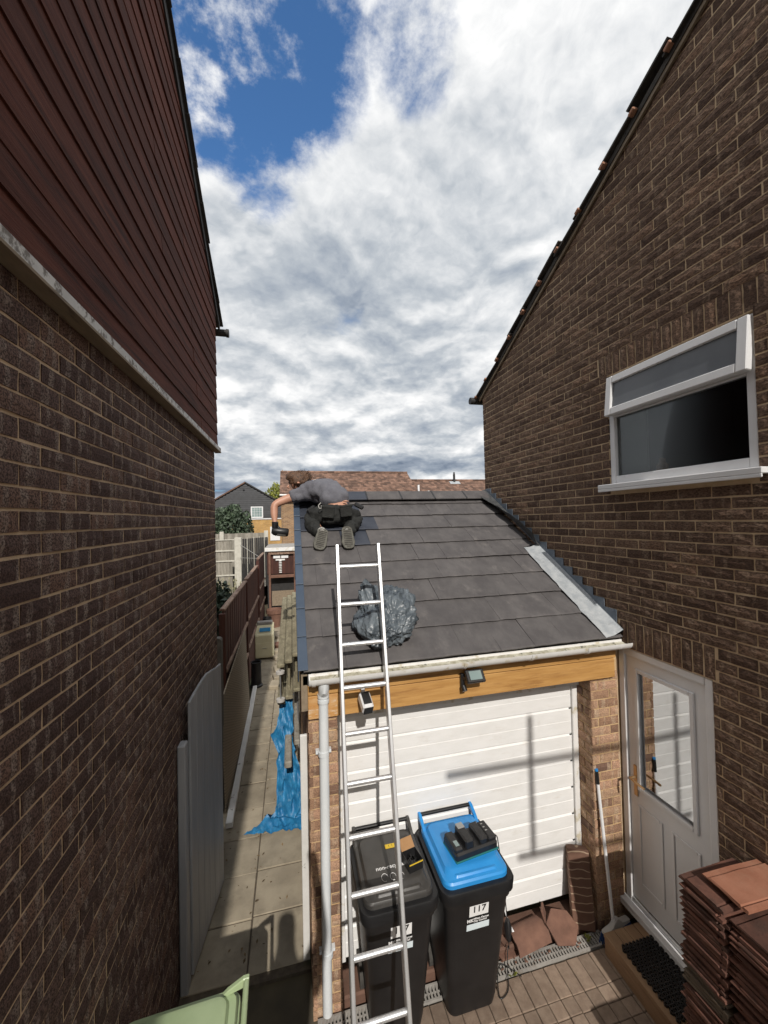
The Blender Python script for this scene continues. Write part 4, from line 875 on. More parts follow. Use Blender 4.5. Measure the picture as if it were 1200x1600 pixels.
# battery charger on the blue lid
ch = empty('battery_charger', (1.19, 2.575, 1.062), 'black twin battery charger with two batteries on the blue bin lid', 'charger')
rz_ = Matrix.Rotation(rad(7), 3, 'Z')
def chb(x, y, z, sx, sy, sz): return (Vector((1.19, 2.575, 1.062)) + rz_ @ Vector((x, y, z)), (sx, sy, sz), rz_)
b = MB(); b.obox(*chb(0, 0, .028, .335, .185, .056)); b.build('base', m_black, ch, bevel=0.012)
b = MB(); b.obox(*chb(0, -.002, .004, .338, .19, .012)); b.build('trim', m_teal, ch, bevel=0.003)
for x, dz in ((-.135, 0), (-.05, .03), (.065, .012), (.135, 0)):
    b = MB(); b.obox(*chb(x, .0, .065 + dz / 2, .066, .16, .035 + dz)); b.build('battery', m_black, ch, bevel=0.010)
b = MB(); b.obox(*chb(-.05, .055, .115, .052, .05, .003)); b.build('silver_label', m_steel, ch)
b = MB(); b.obox(*chb(.065, .035, .0915, .045, .05, .003)); b.build('battery_label', m_teal, ch)
b = MB(); b.obox(*chb(.065, -.055, .0915, .045, .02, .003)); b.build('battery_print', m_white, ch)
b = MB(); b.obox(*chb(-.135, -.035, .084, .028, .045, .003)); b.build('indicator_window', m_farglass, ch)
b = MB(); [b.obox(*chb(.135 + dx, .045 - .03 * k, .084, .016, .007, .003)) for k in range(3) for dx in (-.012,)]; b.build('display_print', m_steel, ch)
# small open box on the black lid
bx = empty('screw_box', (.745, 2.55, 1.062), 'small open cardboard box with black and yellow side on the black bin lid', 'box')
rz_ = Matrix.Rotation(rad(12), 3, 'Z'); o0 = Vector((.745, 2.55, 1.062))
def sb(x, y, z, sx, sy, sz): return (o0 + rz_ @ Vector((x, y, z)), (sx, sy, sz), rz_)
b = MB(); b.obox(*sb(0, -.065, .03, .10, .003, .06)); b.obox(*sb(0, .04, .03, .10, .003, .06)); b.obox(*sb(-.05, -.012, .03, .003, .105, .06)); b.obox(*sb(.05, -.012, .03, .003, .105, .06)); b.obox(*sb(0, -.012, .002, .10, .105, .004)); b.build('box_tray', m_black, bx)
b = MB(); b.obox(*sb(0, -.0675, .052, .102, .002, .007)); b.build('yellow_stripe', m_yellow, bx)
MB().obox(o0 + rz_ @ Vector((0, .068, .078)), (.10, .072, .003), rz_ @ Matrix.Rotation(rad(38), 3, 'X')).build('flap', m_cardb, bx)
b = MB(); [b.obox(*sb(RN.uniform(-.035, .035), RN.uniform(-.05, .02), .036, .012, .03, .006)) for k in range(12)]; b.build('screws', m_black, bx)

# cable from the charger down to a plug
def spline(pts, n=10):
    P = [Vector(p) for p in pts]; P = [P[0]] + P + [P[-1]]; out = []
    for i in range(1, len(P) - 2):
        for k in range(n):
            t_ = k / n; a, b_, c_, d_ = P[i - 1], P[i], P[i + 1], P[i + 2]
            out.append(.5 * (2 * b_ + (c_ - a) * t_ + (2 * a - 5 * b_ + 4 * c_ - d_) * t_ ** 2 + (3 * b_ - a - 3 * c_ + d_) * t_ ** 3))
    return out + [P[-2]]
cb = empty('power_cable', (1.5, 2.7, 0), 'thin black cable hanging off the blue bin to a plug and socket', 'cable')
MB().tube(spline([(1.34, 2.60, 1.09), (1.405, 2.60, 1.07), (1.425, 2.60, .98), (1.47, 2.61, .60), (1.53, 2.68, .16), (1.56, 2.75, .075), (1.50, 2.66, .03), (1.44, 2.55, .012), (1.36, 2.53, .012), (1.46, 2.70, .02), (1.58, 2.60, .012)]), .0035, 6).build('lead', m_wire, cb, smooth=60)
MB().tube(spline([(1.50, 2.93, .40), (1.56, 2.90, .36), (1.61, 2.87, .22), (1.63, 2.84, .12)]), .0055, 6).build('white_flex', m_upvc, cb, smooth=60)
MB().loft([rrect(1.60, 2.80, .06, .03, .03, .012), rrect(1.60, 2.81, .09, .055, .05, .02), rrect(1.605, 2.82, .15, .055, .05, .02), rrect(1.61, 2.83, .185, .03, .03, .012)]).build('connector', m_black, cb, smooth=50)
MB().obox((1.632, 2.815, .10), (.02, .04, .05), Matrix.Rotation(.3, 3, 'Y')).build('plug_top', m_upvc, cb, bevel=0.004)

# broken terracotta pieces, tile post, broom
def arcpiece(name, c, L, R0, a0, a1, rot, mat, label, cat, group=None, rag=.02):
    rng = random.Random(hash(name) % 97 + int(c[0] * 100)); secs = []
    for j in range(6):
        outer = []; inner = []
        for k in range(9):
            a = a0 + (a1 - a0) * k / 8; x = -L / 2 + L * j / 5 + (rng.uniform(-rag, rag) if j in (0, 5) else 0)
            outer.append(Vector((x, R0 * math.cos(a), R0 * math.sin(a)))); inner.append(Vector((x, (R0 - .014) * math.cos(a), (R0 - .014) * math.sin(a))))
        secs.append(outer + inner[::-1])
    b = MB(); b.loft(secs); m3 = rot.to_matrix() if hasattr(rot, 'to_matrix') else rot
    b.v = [tuple(Vector(c) + m3 @ Vector(v)) for v in b.v]; return solo(b, name, mat, label, cat, smooth=40, group=group)
from mathutils import Euler
arcpiece('broken_ridge_tile', (1.76, 2.80, .005), .30, .115, rad(22), rad(158), Euler((0, 0, rad(7))), m_terra, 'broken half round red brown ridge tile lying below the garage door', 'tile', rag=.008)
def shard(poly, t, c, rot, label):
    m3 = Euler(rot).to_matrix(); c = Vector(c); solo(MB().prism([c + m3 @ Vector((x, y, 0)) for x, y in poly], m3 @ Vector((0, 0, t))), 'tile_shard', m_terra, label, 'tile', bevel=0.003)
shard([(-.02, 0), (.13, -.03), (.23, .06), (.18, .16), (.05, .20), (-.05, .13)], .016, (1.98, 2.70, .02), (rad(38), rad(4), rad(6)), 'flat pointed red brown tile shard propped beside the patterned plank')
shard([(0, 0), (.10, .0), (.13, .10), (.02, .13)], .016, (1.93, 2.79, .06), (rad(72), rad(0), rad(58)), 'dark upright sliver of broken tile between the two larger pieces')
shard([(0, 0), (.20, -.02), (.24, .09), (.09, .14), (-.02, .09)], .014, (1.50, 2.72, .006), (rad(4), rad(3), rad(10)), 'flat dusty tile shard beside the dangling plug')
b = MB()
for k in range(70):
    x, y, s_ = RN.uniform(1.40, 2.15), RN.uniform(2.66, 2.92), RN.uniform(.004, .016); b.obox((x, y, .008 + (.05 if y > 2.77 else 0)), (s_ * 1.5, s_, s_ * .6), Euler((RN.random(), RN.random(), RN.random() * 3)).to_matrix())
tag(b.build('rubble', m_terra), 'small crumbs of broken red tile along the drain', 'rubble', kind='stuff')
mp, nt, bs = newmat('wavy_brown_plank'); P = pos(nt)
wv = nd(nt, 'ShaderNodeTexWave', {'Vector': vmap(nt, P, (1.0, 1.0, 1.0)), 'Scale': 5.6, 'Distortion': 6.0, 'Detail': 2.0, 'Detail Scale': 0.9}, wave_type='BANDS', bands_direction='Z')
c = mixc(nt, sstep(nt, wv.outputs[1], .93, 1.0), mixc(nt, noise(nt, P, 14, 5), (0.105, 0.052, 0.034), (0.165, 0.088, 0.058)), (0.40, 0.29, 0.20)); nt.links.new(c, bs.inputs['Base Color']); bs.inputs['Roughness'].default_value = .8
pl = MB(); m3 = Euler((rad(-13), 0, rad(-24))).to_matrix(); base = Vector((2.245, 2.735, .0))
for s0, s1 in ((0, .24), (.242, .41), (.412, .56)):
    pl.obox(base + m3 @ Vector((0, .04, (s0 + s1) / 2 + .02)), (.17, .075, s1 - s0), m3)
pl = MB().obox(base + m3 @ Vector((0, .04, .30)), (.17, .075, .56), m3)
solo(pl, 'patterned_plank', mp, 'brown plank with pale wavy grain leaning in the corner by the broom', 'plank', bevel=0.004)
br = empty('broom', (2.45, 2.65, 0), 'white handled broom with blue bristles leaning in the corner by the door', 'broom')
MB().tube([(2.445, 2.655, .12), (2.415, 2.738, 1.17)], .0125, 12).build('handle', m_upvc, br, smooth=40)
MB().tube([(2.415, 2.738, 1.17), (2.412, 2.746, 1.27)], .0145, 12).build('grip', m_black, br, smooth=40)
MB().tube([(2.412, 2.746, 1.265), (2.4117, 2.7468, 1.285)], .0135, 12).build('grip_cap', m_bluepl, br, smooth=40)
rb = Matrix.Rotation(rad(10), 3, 'Z')
b = MB(); c0 = Vector((2.47, 2.655, 0)); b.loft([[c0 + rb @ (q - Vector((0, 0, 0))) for q in rrect(0, 0, z, w_, d_, .012)] for z, w_, d_ in ((.085, .29, .05), (.10, .28, .045), (.112, .12, .04), (.15, .035, .035))]); b.build('broom_head', m_wheel, br, smooth=40)
b = MB()
for i in range(24):
    for j in range(4):
        x, y = -.135 + .27 * i / 23, -.02 + .04 * j / 3; p_ = c0 + rb @ Vector((x, y, .085)); b.tube([p_, p_ + Vector((x * .15 + RN.uniform(-.008, .008), y * .5 - .006, -.082))], [.0065, .004], 5)
b.build('bristles', m_bluebr, br)

# step with rubber mat by the side door
st = empty('door_step', (2.45, 2.28, 0), 'tan timber step with a worn front edge below the white side door', 'step')
b = MB(); x0, x1 = 2.285, 2.65
for i in range(4):
    MB().box(x0 + (x1 - x0) * i / 4 + .001, x0 + (x1 - x0) * (i + 1) / 4 - .001, 1.72, 2.585, .125, .152, RN.random()).build('tread_board', m_stepwood, st, bevel=0.003)
MB().box(x0 + .004, x0 + .03, 1.73, 2.58, 0, .1245).build('side_board', m_stepwood, st, bevel=0.003)
MB().box(x0 + .031, x1, 2.55, 2.578, 0, .1245).build('end_board', m_stepwood, st, bevel=0.003)
b = MB(); nx, ny = 9, 22
for i in range(nx):
    for j in range(ny):
        cx_, cy_ = 2.335 + .032 * i + (.016 if j % 2 else 0), 2.03 + .0205 * j
        if cx_ > 2.61: continue
        pts = [(cx_ + .0145 * math.cos(a), cy_ + .0145 * math.sin(a)) for a in [k * math.pi / 3 for k in range(6)]]; q_ = [(cx_ + .0085 * math.cos(a), cy_ + .0085 * math.sin(a)) for a in [k * math.pi / 3 for k in range(6)]]
        n_ = 6; vs = [(x, y, .153) for x, y in pts] + [(x, y, .167) for x, y in pts] + [(x, y, .167) for x, y in q_] + [(x, y, .155) for x, y in q_]
        b.add(vs, [(k + o_, (k + 1) % 6 + o_, (k + 1) % 6 + o_ + 6, k + o_ + 6) for o_ in (0, 6, 12) for k in range(6)])
solo(b, 'rubber_mat', m_black, 'black rubber ring mat lying on the tan step at the door', 'mat')

# the stack of lifted roof tiles: every tile is a thing
def oldtile(w, d, rng):
    # flat interlocking tile: ribs along both sides and a hooked front edge; local x = width, y = length
    prof = [(0, .003), (0, .020), (.022, .0225), (.026, .013), (.034, .013), (.038, .0205), (w - .045, .020), (w - .040, .011), (w - .004, .010), (w, .002), (w - .03, 0), (w * .6, .003), (w * .3, .003), (.03, 0)]
    secs = []
    for j in range(5):
        y = d * j / 4
        secs.append([Vector((x + rng.uniform(-.0012, .0012), y + (rng.uniform(-.003, .003) if j in (0, 4) else 0), z + rng.uniform(-.0012, .0012) - (.002 if j == 0 and z > .005 else 0))) for x, z in prof])
    return MB().loft(secs, tone=rng.random()).mesh('old_roof_tile')
otv = [oldtile(.24, .42, RN) for k in range(7)]
G = 'old roof tiles stacked by the side door'
def stack(x0, y0, n, rotz, label, z0=0.0, pitch=.0245, special=None, cond=None, nat=0.012):
    z = z0
    for k in range(n):
        o = link('old_tile', RN.choice(otv)); o['kind'] = 'thing'; md = m_stack
        if cond and cond(k): md = m_stackgrey
        if k == n - 1: md = m_stacktop if special and special[1] else m_stack
        if not o.data.materials: o.data.materials.append(m_stack)
        o.material_slots[0].link = 'OBJECT'; o.material_slots[0].material = md
        flip = False
        cx_, cy_ = x0 + RN.uniform(-nat, nat), y0 + RN.uniform(-nat, nat)
        rot = Matrix.Rotation(rad(rotz) + RN.uniform(-.03, .03), 4, 'Z') @ (Matrix.Rotation(math.pi, 4, 'X') if flip and k < n - 1 else Matrix.Identity(4)) @ Matrix.Rotation(RN.uniform(-.012, .012), 4, 'Y')
        o.matrix_world = Matrix.Translation((cx_, cy_, z + (.026 if flip and k < n - 1 else 0))) @ rot @ Matrix.Translation((-.12, -.21, 0))
        if k == n - 1 and special: tag(o, special[0], 'tile', G)
        else: tag(o, 'grey brown old roof tile in the pale band of the tall stack by the door' if md is m_stackgrey else label, 'tile', G + (' (pale band)' if md is m_stackgrey else ''))
        z += pitch
stack(2.40, 1.742, 52, 90, 'dark red brown roof tile in the tall back stack against the white side door', special=('topmost dark roof tile of the back stack, partly in shadow', False), cond=lambda k: 27 <= k <= 31)
stack(2.41, 1.488, 51, 90, 'dark red brown roof tile in the tall stack at the bottom right corner', special=('roof tile under the bright red one at the right edge', False), nat=0.016, pitch=.0246)
stack(2.46, 1.655, 1, 90, '', z0=1.305, special=('topmost bright red roof tile at the right edge, catching full sun', True))
stack(2.40, 1.232, 50, 90, 'dark red brown roof tile in the nearest tall stack at the right edge', special=('topmost dark roof tile of the nearest tall stack', False))
solo(MB().box(1.90, 2.30, .95, 1.30, 0, .80), 'shadow_block', m_greywood, 'unseen added shadow-casting crate on the drive beside the tall tile stacks', 'block', bevel=0.01)  # out of view, added to cast the low shadow beside the stacks

# ------------------------------------------------------------------ worker kneeling on the roof
from mathutils.bvhtree import BVHTree
wk_loc = Vector((.44, 4.2, rz(4.2)))
body = skin('person', [(.465, 4.28, 3.46, .12, .10), (.49, 4.36, 3.58, .12, .10), (.40, 4.52, 3.70, .13, .11), (.29, 4.65, 3.765, .14, .12), (.22, 4.74, 3.80, .065), (.165, 4.77, 3.825, .055), (.085, 4.77, 3.845, .085, .09), (.035, 4.755, 3.848, .084, .097), (-.005, 4.735, 3.825, .05),
    (.12, 4.62, 3.70, .062), (-.04, 4.59, 3.655, .056), (-.195, 4.56, 3.585, .048), (-.195, 4.53, 3.47, .044), (-.188, 4.50, 3.385, .026), (-.185, 4.49, 3.345, .032, .022),
    (.41, 4.79, 3.77, .060), (.41, 4.97, 3.66, .048), (.36, 5.07, 3.57, .040), (.28, 5.13, 3.57, .030), (.25, 5.15, 3.57, .03, .02),
    (.35, 4.29, 3.49, .10), (.215, 4.345, 3.41, .05), (.30, 4.07, 3.255, .04), (.59, 4.29, 3.49, .10), (.68, 4.345, 3.41, .05), (.55, 4.05, 3.255, .04)],
    [(0, 1), (1, 2), (2, 3), (3, 4), (4, 5), (5, 6), (6, 7), (7, 8), (3, 9), (9, 10), (10, 11), (11, 12), (12, 13), (13, 14), (3, 15), (15, 16), (16, 17), (17, 18), (18, 19), (0, 20), (20, 21), (21, 22), (0, 23), (23, 24), (24, 25)])
wk = link('person', offset_mesh(body, wk_loc), m_skin); wk.location = wk_loc
tag(wk, 'kneeling person in grey t-shirt and black trousers on the roof, reaching down one arm', 'person')
def part(name, mat, joints, edges, sub=2):
    return link(name, offset_mesh(skin(name, joints, edges, 0, sub), wk_loc), mat, wk)
shirt = part('t_shirt', m_shirt, [(.50, 4.27, 3.555, .165, .125), (.475, 4.38, 3.65, .178, .155), (.39, 4.52, 3.745, .185, .165), (.29, 4.64, 3.785, .180, .160), (.225, 4.735, 3.795, .085), (.13, 4.625, 3.715, .092), (.035, 4.605, 3.685, .080), (-.03, 4.59, 3.655, .072), (.41, 4.785, 3.775, .088), (.415, 4.90, 3.705, .072)],
    [(0, 1), (1, 2), (2, 3), (3, 4), (3, 5), (5, 6), (6, 7), (3, 8), (8, 9)], 3)
tr = part('trousers', m_trouser, [(.465, 4.27, 3.455, .18, .12), (.505, 4.30, 3.535, .16, .11), (.345, 4.25, 3.44, .138, .118), (.235, 4.34, 3.435, .098), (.20, 4.36, 3.405, .092), (.225, 4.22, 3.325, .074), (.295, 4.085, 3.265, .062), (.585, 4.25, 3.445, .138, .118), (.675, 4.34, 3.435, .098), (.685, 4.35, 3.405, .092), (.645, 4.20, 3.325, .074), (.565, 4.065, 3.262, .062)],
    [(0, 1), (0, 2), (2, 3), (3, 4), (4, 5), (5, 6), (0, 7), (7, 8), (8, 9), (9, 10), (10, 11)], 3)
# cloth folds
for ob, a1, s1 in ((shirt, .022, 9), (tr, .022, 11)):
    me = ob.data
    for v in me.vertices:
        p = v.co * s1; n = v.normal
        v.co += n * (a1 * mnoise.noise(Vector((p.x * .6, p.y * 1.3, p.z * 1.6))) + a1 * .7 * (1 - 2 * abs(mnoise.noise(Vector((p.x * 1.7, p.y * 1.1, p.z * .8)) + Vector((3, 1, 8))))))
MB().tube([(.55, 4.215, 3.60), (.58, 4.215, 3.60), (.61, 4.225, 3.595)], [.006, .011, .006], 10).build('bare_lower_back', m_skin, wk, smooth=True)
for c_, rot in (((.375, 4.112, 3.475), (rad(6), rad(6), 0)), ((.565, 4.115, 3.485), (rad(6), rad(-6), 0))):
    b = MB().obox(c_, (.13, .02, .12), Euler(rot).to_matrix()); b.obox(Vector(c_) + Vector((0, -.008, .055)), (.14, .022, .03), Euler(rot).to_matrix()); b.build('back_pocket', m_trouser, wk, bevel=0.008)
MB().obox((.735, 4.28, 3.545), (.11, .07, .05), Euler((0, rad(28), rad(-10))).to_matrix()).build('holster_pocket', m_black, wk, bevel=0.012)
MB().obox((.215, 4.30, 3.50), (.11, .06, .09), Euler((0, rad(-35), rad(10))).to_matrix()).build('holster_pocket', m_black, wk, bevel=0.014)
MB().tube(spline([(.30, 4.135, 3.58), (.275, 4.12, 3.55), (.285, 4.112, 3.52), (.31, 4.108, 3.53), (.30, 4.105, 3.55)]), .004, 6).build('cord_loop', m_sock, wk)
for (ax, ay, az), sx in (((.298, 4.06, 3.245), -.045), ((.552, 4.045, 3.245), .006)):
    # shoe standing on its toes: heel up, sole facing back down the roof
    toe = Vector((ax + sx, 3.90, rz(3.90) + .03)); heel = Vector((ax + .004, ay - .045, az + .01)); d = (heel - toe).normalized(); out = Vector((0, -1, .2)); out = (out - d * out.dot(d)).normalized(); xx = d.cross(out)
    L = .27; secs = []; sec2 = []
    for t_, w_, h_ in ((-.06, .050, .02), (0, .10, .03), (.25, .138, .05), (.5, .122, .06), (.75, .112, .07), (.93, .100, .07), (1.0, .05, .05)):
        c_ = toe + d * (L * t_ * .92)
        secs.append([c_ + xx * (w_ / 2 * .95 * math.cos(a)) - out * (h_ * (.5 - .5 * math.sin(a)) + .004) for a in [k * math.pi / 6 for k in range(12)]])
        sec2.append([c_ + xx * (w_ / 2 * q_) + out * o_ for q_, o_ in ((-.8, -.004), (-1.04, .006), (-.95, .018), (.95, .018), (1.04, .006), (.8, -.004))])
    sh = MB().loft(secs).build('shoe', m_shoe, wk, smooth=60)
    so_ = MB().loft(sec2); sole = so_.build('sole', m_sole, sh, bevel=0.003)
    b = MB()
    for k in range(11):
        c_ = toe + d * (L * .92 * (.04 + .088 * k)) + out * .0195; w_ = .082 if k not in (0, 10) else .045
        b.obox(c_, (w_, .009, .006), Matrix((xx, d, out)).transposed())
    b.build('tread', m_rubber, sh)
    MB().tube([heel + Vector((0, .015, .0)), Vector((ax, ay + .03, az + .035))], .046, 12).build('sock', m_sock, wk, smooth=40)
# head: hair, ear, nose
bm = bmesh.new(); bmesh.ops.create_icosphere(bm, subdivisions=4, radius=1); hc = Vector((.060, 4.76, 3.868))
for v in bm.verts:
    p = v.co.copy(); n = mnoise.noise(p * 5) * .10 + mnoise.noise(p * 12) * .06
    q = Vector((p.x * .128, p.y * .106, p.z * .108)) * (1 + n)
    if p.x > .2: q += Vector((.055, .0, .03)) * (p.x - .2) * (1 + 2.5 * mnoise.noise(Vector((p.y * 7, p.z * 7, 2)))) 
    if p.z > .3: q.z += .02 * (1 + mnoise.noise(p * 9))
    if p.x < -.35 and p.z < .15: q *= .72
    if p.z < -.45: q *= .8
    v.co = hc + q - wk_loc
me = bpy.data.meshes.new('hair'); bm.to_mesh(me); bm.free(); me.polygons.foreach_set('use_smooth', [True] * len(me.polygons)); link('hair', me, m_hair, wk)
b = MB()
for k in range(70):   # loose strands blown upward off the back of the head
    a = RN.uniform(0, 6.3); s_ = hc + Vector((RN.uniform(-.02, .11), RN.uniform(-.07, .07), RN.uniform(.04, .085))); e = s_ + Vector((RN.uniform(-.01, .09), RN.uniform(-.04, .04), RN.uniform(.02, .075)))
    b.tube([s_, (s_ + e) / 2 + Vector((0, 0, .012)), e], [.004, .003, .001], 4)
b.build('hair_strands', m_hair, wk)
MB().lathe([(0.0, 0), (.016, .002), (.018, .012), (.010, .02), (0, .022)], (.080, 4.655, 3.835), 10).build('ear', m_skin, wk, smooth=60)
b = MB().tube([(-.03, 4.715, 3.82), (-.045, 4.705, 3.80), (-.025, 4.712, 3.785)], [.010, .014, .008], 8); b.build('nose', m_skin, wk, smooth=60)
# gloved hand: palm and five fingers closed round the tool
hp = Vector((-.185, 4.49, 3.345)); b = MB(); b.loft([[hp + Vector((.036 * math.cos(a), .022 * math.sin(a), z)) for a in [k * math.pi / 5 for k in range(10)]] for z in (.045, .0, -.045, -.055)])
for k in range(4):
    x = hp.x - .030 + .02 * k; L = (.9, 1.05, 1.0, .82)[k]
    b.tube([(x, hp.y - .004, hp.z - .045), (x + .004, hp.y - .016, hp.z - .045 - .030 * L), (x + .010, hp.y - .002, hp.z - .045 - .055 * L), (x + .016, hp.y + .022, hp.z - .045 - .062 * L)], [.0105, .010, .009, .007], 7)
b.tube([(hp.x + .028, hp.y - .004, hp.z - .005), (hp.x + .050, hp.y - .016, hp.z - .030), (hp.x + .060, hp.y - .016, hp.z - .060)], [.012, .011, .008], 7)
b.build('glove', m_black, wk, smooth=50)
tl = empty('grout_tool', (-.13, 4.5, 3.24), 'black handheld tool with silver label held out over the roof edge', 'tool')
m3 = Euler((rad(12), rad(8), rad(4))).to_matrix(); c0 = Vector((-.125, 4.475, 3.275))
b = MB(); b.loft([[c0 + m3 @ Vector((x, .042 * s_ * math.cos(a), .048 * s_ * math.sin(a))) for a in [k * math.pi / 6 for k in range(12)]] for x, s_ in ((-.10, .55), (-.075, .9), (0, 1), (.07, 1.0), (.085, .8))]); b.build('tool_body', m_black, tl, smooth=40)
b = MB(); b.loft([[c0 + m3 @ Vector((x, .0435 * math.cos(a), .0495 * math.sin(a))) for a in [rad(200) + k * rad(120) / 6 for k in range(7)] ] for x in (-.035, .055)], cap=False); b.build('silver_label', m_steel, tl)
MB().tube([c0 + m3 @ Vector((-.06, 0, .03)), c0 + m3 @ Vector((-.055, 0, .10))], .016, 10).build('tool_grip', m_black, tl, smooth=40)
# print on the back of the shirt
dg_ = [(v.co.copy()) for v in shirt.data.vertices]; bv = BVHTree.FromPolygons(dg_, [tuple(p.vertices) for p in shirt.data.polygons])
pc = Vector((.275, 4.60, 3.90)) - wk_loc; ex = Vector((.80, .45, .15)).normalized(); nz_ = Vector((-.15, -.62, .77)).normalized(); ey = nz_.cross(ex).normalized(); nz_ = ex.cross(ey)
def decal(name, u0, u1, v0, v1, mat, lift=.004, nu=8, nv=5):
    vs = []
    for j in range(nv + 1):
        for i in range(nu + 1):
            o_ = pc + ex * (u0 + (u1 - u0) * i / nu) + ey * (v0 + (v1 - v0) * j / nv) + nz_ * .3
            h = bv.ray_cast(o_, -nz_); vs.append((h[0] + nz_ * lift) if h[0] is not None else None)
    fs = [(j * (nu + 1) + i, j * (nu + 1) + i + 1, (j + 1) * (nu + 1) + i + 1, (j + 1) * (nu + 1) + i) for j in range(nv) for i in range(nu)]
    fs = [f for f in fs if all(vs[k] is not None for k in f)]; vs = [v if v is not None else Vector((0, 0, 0)) for v in vs]
    if fs:
        mb = MB(); mb.add([v + wk_loc for v in vs], fs); mb.build(name, mat, shirt, fix=False)
decal('shirt_print', -.10, .10, .0, .085, m_print_blue)
for k, (a, c_) in enumerate(((-.02, .085), (-.01, .08), (.0, .06))): decal('print_line', a, c_, -.005 - .026 * k, .010 - .026 * k, m_white, .006, 8, 1)

# ------------------------------------------------------------------ the passage on the left
MB_ = MB
gp = MB().box(-.838, -.752 - .03, 3.11, 3.19, 0, 1.775); gp.box(-.81, -.805, 3.105, 3.1095, 1.60, 1.64)
solo(MB().box(-.840, -.785, 3.10, 3.19, 0, 1.775), 'gate_post', m_gatep, 'weathered grey white gate post against the left brick wall', 'post', bevel=0.008)
gt = empty('side_gate', (-.73, 3.58, 0), 'grey white boarded side gate standing open beside the left wall', 'gate')
p0 = Vector((-.772, 3.20, 0)); p1 = Vector((-.680, 3.965, 0)); n_ = 6; dgv = (p1 - p0) / n_
tops = [2.045, 2.075, 2.098, 2.11, 2.09, 2.065, 2.055]
for k in range(n_):
    a = p0 + dgv * k + dgv.normalized() * .002; c_ = p0 + dgv * (k + 1) - dgv.normalized() * .002; nx_ = Vector((dgv.y, -dgv.x, 0)).normalized() * .02
    z0_, z1_ = tops[k], tops[k + 1]
    b = MB(); b.add([a + Vector((0, 0, .03)), c_ + Vector((0, 0, .03)), c_ - nx_ + Vector((0, 0, .03)), a - nx_ + Vector((0, 0, .03)), a + Vector((0, 0, z0_)), c_ + Vector((0, 0, z1_)), c_ - nx_ + Vector((0, 0, z1_)), a - nx_ + Vector((0, 0, z0_))], [(0, 3, 2, 1), (4, 5, 6, 7), (0, 1, 5, 4), (1, 2, 6, 5), (2, 3, 7, 6), (3, 0, 4, 7)], RN.random())
    b.build('gate_board', m_gatep, gt, bevel=0.004)
nx_ = Vector((dgv.y, -dgv.x, 0)).normalized()
for z in (1.675, 1.51, .985, .21):
    a = p0 - nx_ * .036 + Vector((0, -.012, z)); c_ = p1 - nx_ * .036 + Vector((0, 0, z)); MB().bar(a, c_, .030, .075).build('ledge', m_gatep, gt, bevel=0.004)
b = MB(); pts = [(-.06, 0), (.06, 0)]
b.loft([[Vector((-.945, 4.96, z)), Vector((-.845, 4.96, z)), Vector((-.845, 5.06, z)), Vector((-.945, 5.06, z))] for z in (0, 1.98)]); b.loft([[Vector((-.895 + .05 * math.cos(a), 4.96 + .1 * j, 1.98 + .035 * math.sin(a))) for a in [k * math.pi / 8 for k in range(9)]] for j in (0, 1)])
solo(b, 'concrete_post', m_concdk, 'dark concrete fence post with rounded top at the corner of the left house', 'post', bevel=0.004)
# red brown fence
G2 = 'red brown fence panels along the passage'
def fpanel(x0, y0, x1, y1, z0, z1, label, step=.0):
    f = empty('fence_panel', ((x0 + x1) / 2, (y0 + y1) / 2, z0), label, 'fence', G2)
    L = y1 - y0; n = int(L / .11); b = MB()
    for i in range(n):
        a, c_ = i / n, (i + .97) / n
        x_ = x0 + (x1 - x0) * a; t_ = .012 + (.006 if i % 2 else 0)
        b.box(x_ - .008, x_ + t_, y0 + L * a, y0 + L * c_, z0 + RN.uniform(-.01, .01), z1 - .02 + RN.uniform(-.004, .004), RN.random())
    o = b.build('boards', m_fence, f); o['kind'] = 'stuff'
    MB().bar((x0 + .0, y0, z1 - .006), (x1, y1, z1 - .006), .075, .028).build('capping_rail', m_fencetop, f, bevel=0.004)
    for z in (z0 + .18, (z0 + z1) / 2 - .02): MB().bar((x0 + .035, y0, z), (x1 + .035, y1, z), .038, .05).build('arris_rail', m_fencetop, f, bevel=0.004)
    MB().box(x0 - .04, x0 + .04, y0 - .06, y0 + .015, 0, z1 - .05).build('fence_post', m_fence, f, bevel=0.004)
    MB().box(x0 - .02, x0 + .015, y0, y1, .0, z0 - .01).build('gravel_board', m_fence, f)
fpanel(-.95, 5.70, -.95, 8.30, .55, 2.20, 'nearest red brown fence panel with a worn pale top rail beside the house corner')
fpanel(-.95, 8.45, -.95, 11.0, .60, 2.22, 'second red brown fence panel along the passage with a worn top')
fpanel(-.94, 11.2, -.94, 13.3, .75, 2.38, 'furthest red brown fence panel next to the brown shed')
# expanded mesh board leaning on the fence
def meshmat():
    m, nt, bsd = newmat('diamond_mesh_board'); P = pos(nt); s_ = nd(nt, 'ShaderNodeSeparateXYZ', {0: P})
    a = mth(nt, 'MULTIPLY', s_.outputs[1], 42.0); c_ = mth(nt, 'MULTIPLY', s_.outputs[2], 90.0)
    d1 = mth(nt, 'ABSOLUTE', mth(nt, 'SINE', mth(nt, 'ADD', a, c_))); d2 = mth(nt, 'ABSOLUTE', mth(nt, 'SINE', mth(nt, 'SUBTRACT', a, c_)))
    g = sstep(nt, mth(nt, 'MINIMUM', d1, d2), .18, .42)
    col = mixc(nt, g, (.16, .125, .085), (.30, .25, .18)); n1 = noise(nt, P, 5, 5)
    col = mixc(nt, mth(nt, 'MULTIPLY', sstep(nt, n1, .4, .7), .5), col, (.24, .20, .15)); nt.links.new(col, bsd.inputs['Base Color']); bsd.inputs['Roughness'].default_value = .85
    nt.links.new(nd(nt, 'ShaderNodeBump', {'Height': g, 'Strength': .5, 'Distance': .006}).outputs[0], bsd.inputs['Normal']); return m
